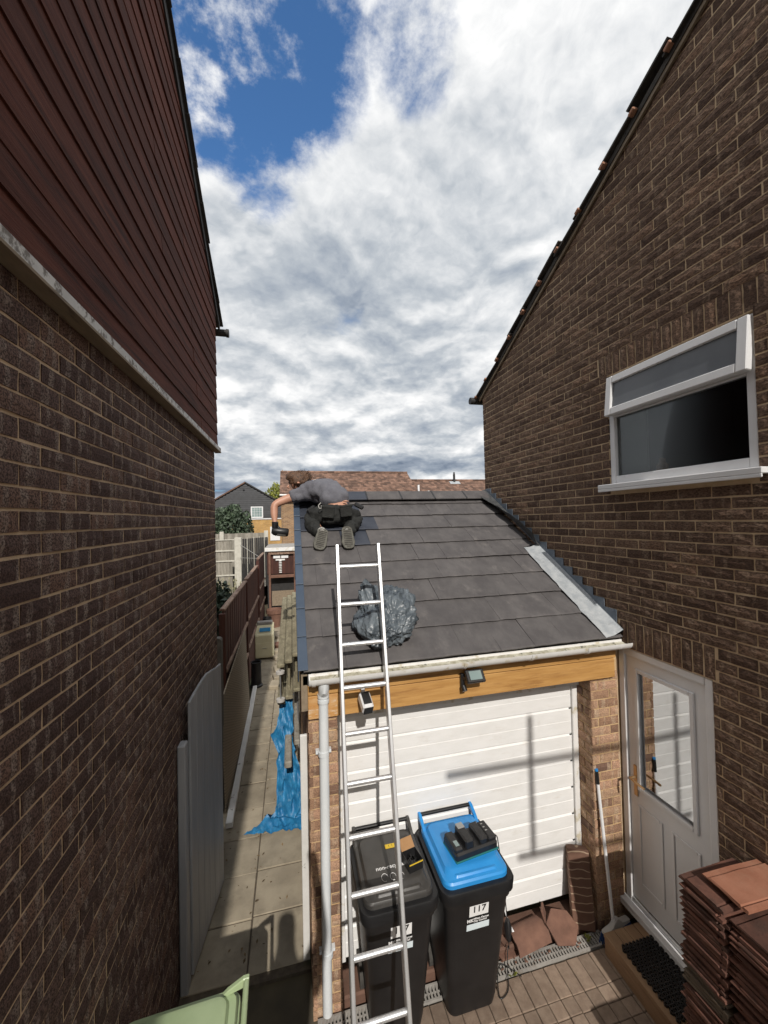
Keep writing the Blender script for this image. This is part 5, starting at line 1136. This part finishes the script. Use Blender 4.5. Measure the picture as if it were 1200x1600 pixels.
b = MB(); b.add([(-.80, 4.86, .02), (-.80, 7.45, .02), (-.86, 7.45, 1.45), (-.86, 5.05, 1.25)] + [(-.815, 4.86, .02), (-.815, 7.45, .02), (-.875, 7.45, 1.45), (-.875, 5.05, 1.25)], [(0, 1, 2, 3), (7, 6, 5, 4), (0, 4, 5, 1), (1, 5, 6, 2), (2, 6, 7, 3), (3, 7, 4, 0)])
solo(b, 'mesh_board', meshmat(), 'tan board with a diamond mesh face leaning along the fence', 'board')
solo(MB().bar((-.735, 4.62, .045), (-.79, 8.3, .05), .075, .06), 'white_batten', m_whitewood, 'long white painted batten lying on the slabs along the left fence', 'batten', bevel=0.006)
# bucket, cabinet, pots, edging stones
b = MB().lathe([(0.0, 0), (.125, 0), (.125, .03), (.105, .05), (.098, .47), (.108, .475), (.108, .50), (.090, .50), (.088, .46), (0, .455)], (-.775, 8.46, 0), 22)
solo(b, 'plant_tub', m_black, 'tall black upturned plastic tub in front of the cream cabinet', 'tub', smooth=40)
cbn = empty('cabinet', (-.72, 10.2, .05), 'cream painted cabinet with a printed top edge standing on the passage', 'cabinet')
MB().box(-.935, -.497, 9.98, 10.35, .05, .60).build('carcass', m_cream, cbn, bevel=0.012)
MB().box(-.925, -.507, 9.972, 9.979, .09, .42).build('drawer_front', m_cream, cbn, bevel=0.004)
MB().box(-.76, -.66, 9.960, 9.9715, .285, .297).build('drawer_pull', m_steel, cbn)
b = MB().prism([(-.935, 9.985, .60), (-.935, 10.35, .60), (-.935, 10.35, .82), (-.935, 10.16, .80)], (.438, 0, 0)); b.build('sloping_top', m_cream, cbn, bevel=0.008)
b = MB(); b.obox((-.70, 10.06, .72), (.26, .006, .10), Matrix.Rotation(rad(-41), 3, 'X')); b.build('faded_print', m_print_blue, cbn)
MB().box(-.90, -.53, 10.18, 10.36, .80, .88).build('grey_tray', m_gal, cbn, bevel=0.01)
def pot(c_, r_, h_, mat, label, cat='pot', soil=True):
    b = MB().lathe([(0, 0), (r_ * .72, 0), (r_ * .92, h_ * .78), (r_ * 1.05, h_ * .79), (r_ * 1.08, h_), (r_ * .95, h_), (r_ * .90, h_ * .88), (0, h_ * .86)], c_, 22); return solo(b, 'plant_pot', mat, label, cat, smooth=40)
pot((-.60, 13.05, 0), .25, .56, m_terra, 'large terracotta plant pot near the brown shed')
pot((-.82, 12.6, 0), .14, .42, m_black, 'small black plant pot beside the terracotta one')
pot((-.72, 11.7, 0), .11, .45, m_dark, 'narrow dark plant pot by the fence foot')
pot((-.38, 10.7, 0), .15, .16, m_terra, 'low terracotta bowl behind the cream cabinet')
b = MB()
for k in range(9):
    y = 8.3 + .42 * k
    o = solo(MB().obox((-.37 + RN.uniform(-.04, .04), y, .045), (.20 + RN.uniform(-.04, .04), .26, .09), Euler((RN.uniform(-.1, .1), RN.uniform(-.1, .1), RN.uniform(-.5, .5))).to_matrix()), 'edging_stone', m_slab, ('nearest' if k == 0 else 'furthest' if k == 8 else ['second', 'third', 'fourth', 'fifth', 'sixth', 'seventh', 'eighth'][k - 1]) + ' pale loose edging stone of the row behind the black tub', 'stone', bevel=0.015, group='edging stones along the passage')
# old wooden ladders hung on the garage side
G3 = 'old wooden ladders hung along the garage wall'
def hung(x, y0, zt, label, wheels=False, w=.046):
    o = empty('wooden_ladder', (x, y0 + 1.5, 1.2), label, 'ladder', G3); dz = .075; L = 2.95
    for zz in (0, -.42):
        a = Vector((x, y0, zt + zz)); c_ = Vector((x, y0 + L, zt + zz + dz * L)); MB().bar(a, c_, .086, w).build('stile', m_mossy, o, bevel=0.010)
    for k in range(11):
        y = y0 + .16 + .255 * k; z_ = zt + dz * (y - y0); MB().tube([(x, y, z_ - .02), (x, y, z_ - .40)], .017, 8).build('rung', m_mossy, o, smooth=40)
    if wheels:
        MB().tube([(x - .005, y0 - .03, zt - .02), (x - .005, y0 - .03, zt - .41)], .009, 8).build('steel_rod', m_steel, o, smooth=40)
        for zz in (-.055, -.37): MB().tube([(x - .005, y0 - .03, zt + zz - .014), (x - .005, y0 - .03, zt + zz + .014)], .048, 18).build('guide_wheel', m_wheel, o, smooth=40)
hung(-.158, 4.66, 1.715, 'outermost mossy wooden ladder hung on edge, with pale guide wheels', True)
hung(-.070, 4.72, 1.735, 'middle mossy wooden ladder hung on edge by the garage')
hung(.018, 4.82, 1.77, 'mossy wooden ladder hung on edge closest to the garage wall')
solo(MB().bar((-.085, 4.20, .85), (-.085, 6.9, 1.02), .075, .075), 'timber_post', m_greywood, 'grey timber beam end sticking out below the hung ladders above the tarpaulin', 'timber', bevel=0.012)
solo(MB().bar((.01, 4.45, .93), (.01, 6.9, 1.08), .06, .06), 'timber_post', m_greywood, 'shorter grey timber beside the beam end under the hung ladders', 'timber', bevel=0.010)
solo(MB().tube([(.03, 4.42, .90), (.028, 6.2, 1.22)], .010, 8), 'steel_tube', m_steel, 'thin grey steel tube beside the timber ends under the ladders', 'tube', smooth=40)
# blue tarpaulin
sec = [((-.20, 4.90, 1.30), (-.04, 4.90, 1.30)), ((-.21, 4.80, 1.10), (-.05, 4.78, 1.10)), ((-.285, 4.74, .90), (-.05, 4.72, .92)), ((-.225, 4.70, .74), (-.03, 4.68, .74)), ((-.235, 4.65, .45), (.055, 4.60, .45)), ((-.25, 4.61, .14), (.070, 4.54, .14)), ((-.36, 4.58, .045), (.072, 4.52, .04)), ((-.45, 4.52, .022), (.072, 4.46, .02)), ((-.57, 4.45, .012), (.072, 4.37, .012))]
nu, nv = 44, 72; vs = []
for j in range(nv + 1):
    t_ = j / nv * (len(sec) - 1); i = min(int(t_), len(sec) - 2); f = t_ - i
    a = Vector(sec[i][0]).lerp(Vector(sec[i + 1][0]), f); c_ = Vector(sec[i][1]).lerp(Vector(sec[i + 1][1]), f)
    for k in range(nu + 1):
        p = a.lerp(c_, k / nu); q = Vector((p.x * 11, p.y * 6, p.z * 5)); fold = (1 - 2 * abs(mnoise.noise(q))) * .030 + (1 - 2 * abs(mnoise.noise(q * 2.1 + Vector((4, 1, 7))))) * .018
        if p.z > .08: p.y -= fold * 1.6; p.x += fold * .6
        else: p.z += max(fold, -.004) * .9 + .006
        if j == nv: p.y += .012 * mnoise.noise(Vector((k * .3, 1, 2)))
        vs.append(p)
b = MB(); b.add(vs, [(j * (nu + 1) + k, j * (nu + 1) + k + 1, (j + 1) * (nu + 1) + k + 1, (j + 1) * (nu + 1) + k) for j in range(nv) for k in range(nu)])
solo(b, 'tarpaulin', m_tarp, 'crumpled blue tarpaulin hanging under the ladders and spread on the slabs', 'tarpaulin', smooth=True)
b = MB().bar((.052, 3.12, .01), (.052, 2.86, 1.86), .050, .022, up=(0, 1, 0)); b.bar((.074, 3.14, .01), (.074, 2.88, 1.84), .006, .045, up=(0, 1, 0))
solo(b, 'white_board', m_whitewood, 'tall narrow white board leaning against the garage corner by the downpipe', 'board', bevel=0.003)

# ------------------------------------------------------------------ shed, fences and shrubs behind
sh_ = empty('shed', (-.4, 13.7, 0), 'flat roofed brown boarded shed at the far end of the passage', 'shed')
b = MB(); [b.box(-.84 + .0965 * i, -.84 + .0965 * i + .093, 13.62 + (.004 if i % 2 else 0), 13.66, 1.62, 2.36, RN.random()) for i in range(10)]; o = b.build('boards', m_fence, sh_); o['kind'] = 'stuff'
MB().box(-.84, .12, 13.665, 15.6, 0, 2.34).build('carcass', m_dark, sh_)  # near-black face stands for the shaded opening under the boards
MB().box(-.90, .18, 13.5, 15.8, 2.46, 2.52).build('felt_roof', m_gal, sh_)
MB().box(-.90, .18, 13.47, 13.499, 2.40, 2.52).build('roof_fascia', m_upvcdirty, sh_)
MB().box(-.80, .12, 13.53, 13.615, 2.28, 2.38).build('head_beam', m_fencetop, sh_, bevel=0.006)
for x0 in (-.79, .03): MB().box(x0, x0 + .07, 13.45, 13.52, 0, 2.28).build('door_post', m_terra, sh_, bevel=0.006)
MB().box(-.72, .03, 13.35, 13.60, 1.52, 1.60).build('shelf', m_terra, sh_, bevel=0.006)
MB().box(-.70, .03, 13.60, 13.615, .55, 1.05).build('lower_panel', m_soffit, sh_)
for x0 in (-.64, -.38): MB().box(x0, x0 + .23, 13.600, 13.615, 2.15, 2.24).build('white_plate', m_upvc, sh_)
hg = MB(); [hg.tube([(-.41, 13.585, 1.66 + .055 * k), (-.41, 13.585, 1.69 + .055 * k)], .05, 10) for k in range(8)]; hg.bar((-.56, 13.585, 2.10), (-.26, 13.585, 2.10), .02, .05)
solo(hg, 'hanging_ornament', m_upvcdirty, 'pale hanging garden ornament of stacked rings on the brown shed', 'ornament', smooth=40)
solo(MB().box(-.70, -.2, 13.2, 13.5, 0, .35), 'planter_box', m_greywood, 'grey timber planter under the shed shelf', 'planter', bevel=0.01)
def leaves(name, mat, parent, cen, rad3, n, size, rng, shell=.45, label=None):
    b = MB(); cen = Vector(cen)
    for k in range(n):
        while True:
            p = Vector((rng.uniform(-1, 1), rng.uniform(-1, 1), rng.uniform(-1, 1)))
            if shell < p.length < 1: break
        lump = 1 + .22 * mnoise.noise(p.normalized() * 2.4 + cen); q = cen + Vector((p.x * rad3[0], p.y * rad3[1], p.z * rad3[2])) * lump
        s_ = size * rng.uniform(.6, 1.4); e = Euler((rng.uniform(0, 6.3), rng.uniform(0, 6.3), rng.uniform(0, 6.3))).to_matrix()
        b.add([q + e @ Vector(v) * s_ for v in ((-.5, 0, 0), (0, -.28, .06), (.5, 0, 0), (0, .28, .06))], [(0, 1, 2, 3)], min(1, max(0, .5 + .5 * mnoise.noise(q * 2.2) + rng.uniform(-.3, .3))))
    return b.build(name, mat, parent, fix=False)
def shrub(name, label, cat, base, cen, rad3, n, size, mat, seed, shell=.4):
    rng = random.Random(seed); t_ = empty(name, base, label, cat); base = Vector(base); cen = Vector(cen)
    b = MB()
    b.tube([base, base.lerp(cen, .6)], [rad3[0] * .09, rad3[0] * .05], 7)
    for k in range(9):
        e = cen + Vector((rng.uniform(-1, 1) * rad3[0] * .7, rng.uniform(-1, 1) * rad3[1] * .7, rng.uniform(-.6, .8) * rad3[2])); s_ = base.lerp(cen, rng.uniform(.25, .6)); b.tube([s_, s_.lerp(e, .5) + Vector((0, 0, .05)), e], [rad3[0] * .035, rad3[0] * .022, .006], 5)
    b.build('trunk', m_bark, t_); leaves('crown', mat, t_, cen, rad3, n, size, rng, shell); return t_
shrub('shrub', 'rounded grey green shrub in front of the black boarded gable', 'shrub', (-2.85, 20, .9), (-2.85, 20, 3.05), (.92, .8, 1.22), 5200, .16, m_leaf, 4)
shrub('tree', 'yellow green tree showing between the black gable and the tiled roof', 'tree', (-.8, 34, 1), (-.9, 34, 4.7), (1.6, 1.4, 1.9), 3000, .26, m_leafy, 5)
shrub('shrub', 'dark evergreen shrub behind the nearest fence panel by the left house', 'shrub', (-1.75, 8.2, .3), (-1.72, 8.3, 1.35), (.62, 1.5, .85), 5200, .11, m_leafdk, 6)
t_ = empty('wispy_plant', (-1.75, 10.2, .3), 'wispy pale stemmed plant in front of the grey timber fence', 'plant'); b = MB()
for k in range(150):
    s_ = Vector((-1.75 + RN.uniform(-.3, .35), 10.4 + RN.uniform(-.5, .5), .5)); e = s_ + Vector((RN.uniform(-.25, .25), RN.uniform(-.2, .2), RN.uniform(.9, 1.55))); b.tube([s_, s_.lerp(e, .5) + Vector((RN.uniform(-.05, .05), 0, .03)), e], [.007, .005, .003], 4, tone=RN.random())
    for q in range(4): c_ = s_.lerp(e, RN.uniform(.4, 1)); b.add([c_, c_ + Vector((RN.uniform(-.06, .06), 0, .03)), c_ + Vector((RN.uniform(-.02, .02), 0, .07))], [(0, 1, 2)], RN.random())
b.build('stems', m_grassy, t_)
def grey_fence(label, x0, x1, y, z0, z1, posts, bw=.095, rails=(), cap=True, mat=m_greywood):
    f = empty('timber_fence', ((x0 + x1) / 2, y, z0), label, 'fence'); n = int((x1 - x0) / bw); b = MB()
    for i in range(n): b.box(x0 + bw * i, x0 + bw * i + bw * .97, y + (.008 if i % 2 else 0), y + .02 + (.008 if i % 2 else 0), z0, z1 - .03 + RN.uniform(-.012, .012), RN.random())
    o = b.build('boards', mat, f); o['kind'] = 'stuff'
    if cap: MB().box(x0, x1, y - .03, y + .04, z1 - .03, z1).build('capping_rail', m_conc, f, bevel=0.004)
    for z in rails: MB().box(x0, x1, y - .035, y - .002, z, z + .05).build('arris_rail', m_conc, f, bevel=0.004)
    for x in posts: MB().box(x, x + .15, y - .10, y - .036, z0, z1 + .05).build('fence_post', m_conc, f, bevel=0.01)
grey_fence('far weathered grey timber fence below the shrub', -3.4, -.95, 16.0, .9, 3.0, (-2.72, -1.08), cap=False)
grey_fence('nearer grey timber fence with pale rails beside the concrete post', -3.4, -1.99, 14.5, .9, 2.80, (), rails=(1.52, 2.02, 2.38))
b = MB().box(-1.985, -1.755, 14.40, 14.60, .9, 2.86); solo(b, 'concrete_post', m_conc, 'broad pale concrete post at the corner of the grey fence', 'post', bevel=0.015)
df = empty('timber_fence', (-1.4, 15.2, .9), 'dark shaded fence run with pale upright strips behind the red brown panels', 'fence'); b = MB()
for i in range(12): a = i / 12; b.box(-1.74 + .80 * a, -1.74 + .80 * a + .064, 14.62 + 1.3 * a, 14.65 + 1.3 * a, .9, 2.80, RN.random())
o = b.build('boards', m_dark, df); o['kind'] = 'stuff'  # shade on this fence side is put into the dark board colour
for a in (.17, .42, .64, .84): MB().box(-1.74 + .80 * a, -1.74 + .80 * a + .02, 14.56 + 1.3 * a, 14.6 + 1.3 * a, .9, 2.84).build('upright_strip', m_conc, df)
wl = empty('washing_line', (-1.4, 13, 2.4), 'two thin pale washing lines strung from the concrete post to the fence', 'line')
MB().tube([(-1.80, 14.4, 2.62), (-1.00, 12.6, 2.30)], .006, 5).build('line', m_sock, wl); MB().tube([(-1.80, 14.4, 2.15), (-1.00, 12.6, 2.26)], .006, 5).build('line', m_sock, wl)

# ------------------------------------------------------------------ houses beyond
# black weatherboarded gable over yellow brick
bh = empty('gabled_house', (-3.3, 32, 1), 'house with a black weatherboarded gable over yellow brick beyond the fences', 'house')
AX, AZ, SLP, Y_ = -3.54, 6.47, .60, 32.0; XL_, XR_ = -7.2, .3
def gz(x): return AZ - abs(x - AX) * SLP
MB().box(XL_, XR_, Y_, Y_ + 7, .9, 3.60).build('brick_wall', m_ybrick, bh)
MB().prism([(XL_, Y_ + .03, 3.62), (XR_, Y_ + .03, 3.62), (XR_, Y_ + .03, gz(XR_)), (AX, Y_ + .03, AZ), (XL_, Y_ + .03, gz(XL_))], (0, 6.9, 0)).build('gable_wall', m_blackclad, bh)
z = 3.68; k = 0
while z < AZ - .1:
    za, zb_ = z, z + .150
    xa0 = max(XL_, AX - (AZ - zb_) / SLP); xb0 = min(XR_, AX + (AZ - zb_) / SLP)
    if xb0 - xa0 > .05: MB().prism([(xa0, Y_ - .028, za), (xa0, Y_ + .029, za), (xa0, Y_ + .029, zb_), (xa0, Y_ - .004, zb_)], (xb0 - xa0, 0, 0), RN.random()).build('weatherboard', m_blackclad, bh)
    z = zb_; k += 1
MB().box(XL_, XR_, Y_ - .06, Y_ - .001, 3.60, 3.68).build('white_band', m_upvc, bh)
for sgn in (-1, 1):
    xe = XL_ - .2 if sgn < 0 else XR_ + .2; ze = AZ - abs(xe - AX) * SLP
    MB().prism([(AX, Y_ - .12, AZ + .02), (xe, Y_ - .12, ze + .02), (xe, Y_ - .12, ze + .13), (AX, Y_ - .12, AZ + .13)], (0, 7.2, 0)).build('roof_slope', m_fartile if sgn < 0 else m_dark, bh)
wn = MB(); wx0, wx1, wz0, wz1 = -3.14, -2.22, 3.72, 4.62
wn.box(wx0, wx0 + .08, Y_ - .07, Y_ + .0, wz0, wz1); wn.box(wx1 - .08, wx1, Y_ - .07, Y_, wz0, wz1); wn.box(wx0 + .08, wx1 - .08, Y_ - .069, Y_, wz0, wz0 + .09); wn.box(wx0 + .08, wx1 - .08, Y_ - .069, Y_, wz1 - .08, wz1)
w_ = wn.build('window', m_upvc, bh)
MB().box(wx0 + .08, wx1 - .08, Y_ - .045, Y_ - .04, wz0 + .09, wz1 - .08).build('pane', m_farglass, w_)
b = MB(); [b.box(wx0 + .08 + .19 * k, wx0 + .095 + .19 * k, Y_ - .06, Y_ - .046, wz0 + .09, wz1 - .08) for k in (1, 2, 3)]; [b.box(wx0 + .08, wx1 - .08, Y_ - .061, Y_ - .0455, wz0 + .09 + .2 * k, wz0 + .105 + .2 * k) for k in (1, 2, 3)]; b.build('glazing_bars', m_upvc, w_)
for x0 in (-1.7, -.7): MB().box(x0, x0 + .75, Y_ - .05, Y_ - .001, 1.9, 3.0).build('window', m_upvc, bh)
MB().lathe([(0, 0), (.07, 0), (.07, .02), (0, .02)], (AX - .1, Y_ - .1, 5.95), 10).build('gable_vent', m_black, bh)
# brown tiled house
th = empty('tiled_house', (6, 24, 1), 'long brown tiled house roof rising behind the garage ridge', 'house')
X0, X1, X2 = -.70, 8.15, 26; YE = 24.0; ZE, ZR = 5.00, 7.35
MB().box(X0 + .12, X1, YE + .45, YE + 9, .9, ZE + .1).build('wall', m_pbrickx, th)
MB().prism([(X0 + .11, YE + .45, .9), (X0 + .11, YE + 9, .9), (X0 + .11, YE + 9, ZE), (X0 + .11, YE + 4.9, ZR - .2), (X0 + .11, YE + .45, ZE)], (-.05, 0, 0)).build('gable_wall', m_pbrick, th)
def tilerows(xa, xb, ye, ze, zr, yr, parent, name, yl=None):
    n = 13; b = MB(); rng = random.Random(int(xa * 10) + 77); dyy = (yr - ye) / n; dzz = (zr - ze) / n
    for i in range(n):
        y = ye + dyy * i; z = ze + dzz * i; x = xa - (.11 if i % 2 else 0)
        while x < xb:
            a, c_ = max(x, xa), min(x + .215, xb); x += .22
            if c_ - a < .02: continue
            h = rng.uniform(-.008, .010)
            b.add([(a, y, z + h), (c_, y, z + h), (c_, y, z + .045 + h), (a, y, z + .045 + h), (c_, y + dyy * 1.12, z + dzz * 1.12 + .02), (a, y + dyy * 1.12, z + dzz * 1.12 + .02)], [(0, 1, 2, 3), (3, 2, 4, 5)], rng.random())
    o = b.build(name, m_fartile, parent, fix=False); o['kind'] = 'stuff'; return o
# the ridge further back stands higher; seen from here it lines up at about z 6.5 over the eaves
sl_t = .62; run = 2.7
tilerows(X0, X1, YE, ZE, ZE + run * sl_t, YE + run, th, 'roof_tiles')
MB().prism([(X0 + .02, YE + .05, ZE - .02), (X0 + .02, YE + run, ZE + run * sl_t - .02), (X0 + .02, YE + 2 * run, ZE - .02)], (X1 - X0 - .04, 0, 0)).build('roof', m_fartile, th)
b = MB(); x = X0
while x < X1 - .1: b.tube([(x, YE + run, ZE + run * sl_t + .03), (min(x + .44, X1), YE + run, ZE + run * sl_t + .035)], .10, 10, tone=RN.random()); x += .45
o = b.build('ridge_tiles', m_fartile, th, smooth=40); o['kind'] = 'stuff'
MB().tube([(X0, YE - .06, ZE - .02), (X1 + .2, YE - .06, ZE - .02)], .055, 8).build('gutter', m_upvcdirty, th)
MB().box(X0, X1, YE + .02, YE + .06, ZE - .22, ZE - .03).build('fascia', m_redsill, th)
MB().tube([(4.9, YE - .03, ZE - .05), (4.9, YE + .40, ZE - .5), (4.9, YE + .40, 1)], .045, 8).build('downpipe', m_upvc, th)
for x, z, hh in ((8.3, ZE + .32, .32), (9.0, 4.35, .9)): MB().tube([(x, YE + .6, z - .2), (x, YE + .6, z + hh)], .07, 8).build('vent_pipe', m_upvc, th)
t2 = empty('tiled_house', (15, 24, 1), 'lower brown tiled roof at the right with a small dark flue on its ridge', 'house')
ZE2 = 4.20
tilerows(X1 + .02, X2, YE, ZE2, ZE2 + 3.2 * sl_t, YE + 3.2, t2, 'roof_tiles')
MB().prism([(X1 + .03, YE + .05, ZE2 - .02), (X1 + .03, YE + 3.2, ZE2 + 3.2 * sl_t - .02), (X1 + .03, YE + 6.4, ZE2 - .02)], (X2 - X1 - .05, 0, 0)).build('roof', m_fartile, t2)
MB().box(X1 + .03, X2 - .2, YE + .45, YE + 6, .9, ZE2 - .03).build('wall', m_pbrickx, t2)
b = MB(); x = X1
while x < X2 - .1: b.tube([(x, YE + 3.2, ZE2 + 3.2 * sl_t + .02), (x + .44, YE + 3.2, ZE2 + 3.2 * sl_t + .025)], .10, 10, tone=RN.random()); x += .45
o = b.build('ridge_tiles', m_fartile, t2, smooth=40); o['kind'] = 'stuff'
fl_ = MB().tube([(11.9, YE + 2.9, ZE2 + 1.75), (11.9, YE + 2.9, ZE2 + 2.45)], .085, 10); fl_.tube([(11.9, YE + 2.9, ZE2 + 2.45), (11.9, YE + 2.9, ZE2 + 2.6)], .06, 10); fl_.build('flue', m_dark, t2, smooth=40)
MB().prism([(11.5, YE + 2.65, ZE2 + 1.70), (12.3, YE + 2.65, ZE2 + 1.70), (12.3, YE + 2.95, ZE2 + 1.90), (11.5, YE + 2.95, ZE2 + 1.90)], (0, 0, .03)).build('flue_flashing', m_lead, t2)

# ------------------------------------------------------------------ behind the camera: the photographer, and a scaffold added for the shadow it casts into the picture
ph = skin('person', [(-.22, -.55, 2.05, .15, .12), (-.22, -.53, 2.35, .16, .12), (-.22, -.50, 2.62, .17, .12), (-.22, -.45, 2.80, .06), (-.22, -.40, 2.94, .085, .10), (-.22, -.40, 3.00, .075), (-.41, -.49, 2.66, .06), (-.45, -.50, 2.38, .045), (-.43, -.42, 2.12, .035), (-.43, -.40, 2.02, .035), (-.03, -.48, 2.68, .06), (.06, -.33, 2.92, .045), (.02, -.17, 3.26, .033), (.0, -.14, 3.34, .035), (-.32, -.55, 1.98, .10), (-.33, -.52, 1.55, .075), (-.33, -.52, 1.12, .055), (-.12, -.55, 1.98, .10), (-.12, -.52, 1.55, .075), (-.12, -.52, 1.12, .055)],
    [(0, 1), (1, 2), (2, 3), (3, 4), (4, 5), (2, 6), (6, 7), (7, 8), (8, 9), (2, 10), (10, 11), (11, 12), (12, 13), (0, 14), (14, 15), (15, 16), (0, 17), (17, 18), (18, 19)])
po = link('person', offset_mesh(ph, Vector((-.1, -.5, 1.08))), m_shirt); po.location = (-.1, -.5, 1.08); tag(po, 'photographer standing on the scaffold boards with one arm raised', 'person')
sf = empty('scaffold', (.6, -1.6, 0), 'unseen scaffold, tubes added to cast a cross shadow, boards under the photographer', 'scaffold')
for x, zt in ((1.77, 5.86),): MB().tube([(x, -2.5, 4.69), (x, -2.5, zt)], .0242, 12).build('upright', m_steel, sf, smooth=40)
for z, xa, xb in ((5.50, 1.00, 2.665), (4.72, 1.62, 2.665)): MB().tube([(xa, -2.54, z + .03), (xb, -2.54, z - .01)], .0242, 12).build('shadow_rail', m_steel, sf, smooth=40)  # pole and rails placed to cast the cross on the garage door
for x in (-.50, .04): MB().tube([(x, -.36, 0), (x, -.36, 1.04)], .0242, 10).build('upright', m_steel, sf, smooth=40)
for k in range(2): MB().box(-.58, .10, -.78 + .23 * k, -.56 + .23 * k, 1.04, 1.078).build('scaffold_board', m_greywood, sf, bevel=0.004)

# ------------------------------------------------------------------ small litter
b = MB()
for k in range(260):
    x, y = RN.uniform(-.62, .05), 3.2 + 8.5 * RN.random() ** 1.3; s_ = RN.uniform(.006, .022)
    if RN.random() < .55: x = RN.choice((-.39, .06, -.70)) + RN.gauss(0, .03)
    e = Euler((RN.uniform(-.4, .4), RN.uniform(-.4, .4), RN.uniform(0, 6.3))).to_matrix(); c_ = Vector((x, y, .010))
    b.add([c_ + e @ Vector(v) * s_ for v in ((-.9, 0, 0), (0, -.45, .1), (.9, 0, .05), (0, .45, .12))], [(0, 1, 2, 3)], RN.random())
m_litter = surf('dry_leaf_litter', (0.10, 0.065, 0.030), (0.22, 0.15, 0.075), 30, 0.9, tone=0.5)
tag(b.build('leaf_litter', m_litter, fix=False), 'small dry leaf scraps scattered over the passage slabs', 'leaves', kind='stuff')
for lab, wx, wy, n_ in (('small green weed growing from the drain grate by the broom', 2.24, 2.70, 9), ('tiny weed at the drain edge below the cable', 1.52, 2.63, 6)):
    b = MB()
    for k in range(n_):
        a = RN.uniform(0, 6.3); L = RN.uniform(.025, .055); d_ = Vector((math.cos(a), math.sin(a), RN.uniform(.5, 1.2))).normalized(); sd = d_.cross(Vector((0, 0, 1))).normalized() * L * .22; o_ = Vector((wx, wy, .0))
        b.add([o_, o_ + d_ * L * .6 + sd, o_ + d_ * L, o_ + d_ * L * .6 - sd], [(0, 1, 2, 3)], RN.random())
    solo(b, 'weed', m_leafy, lab, 'weed')
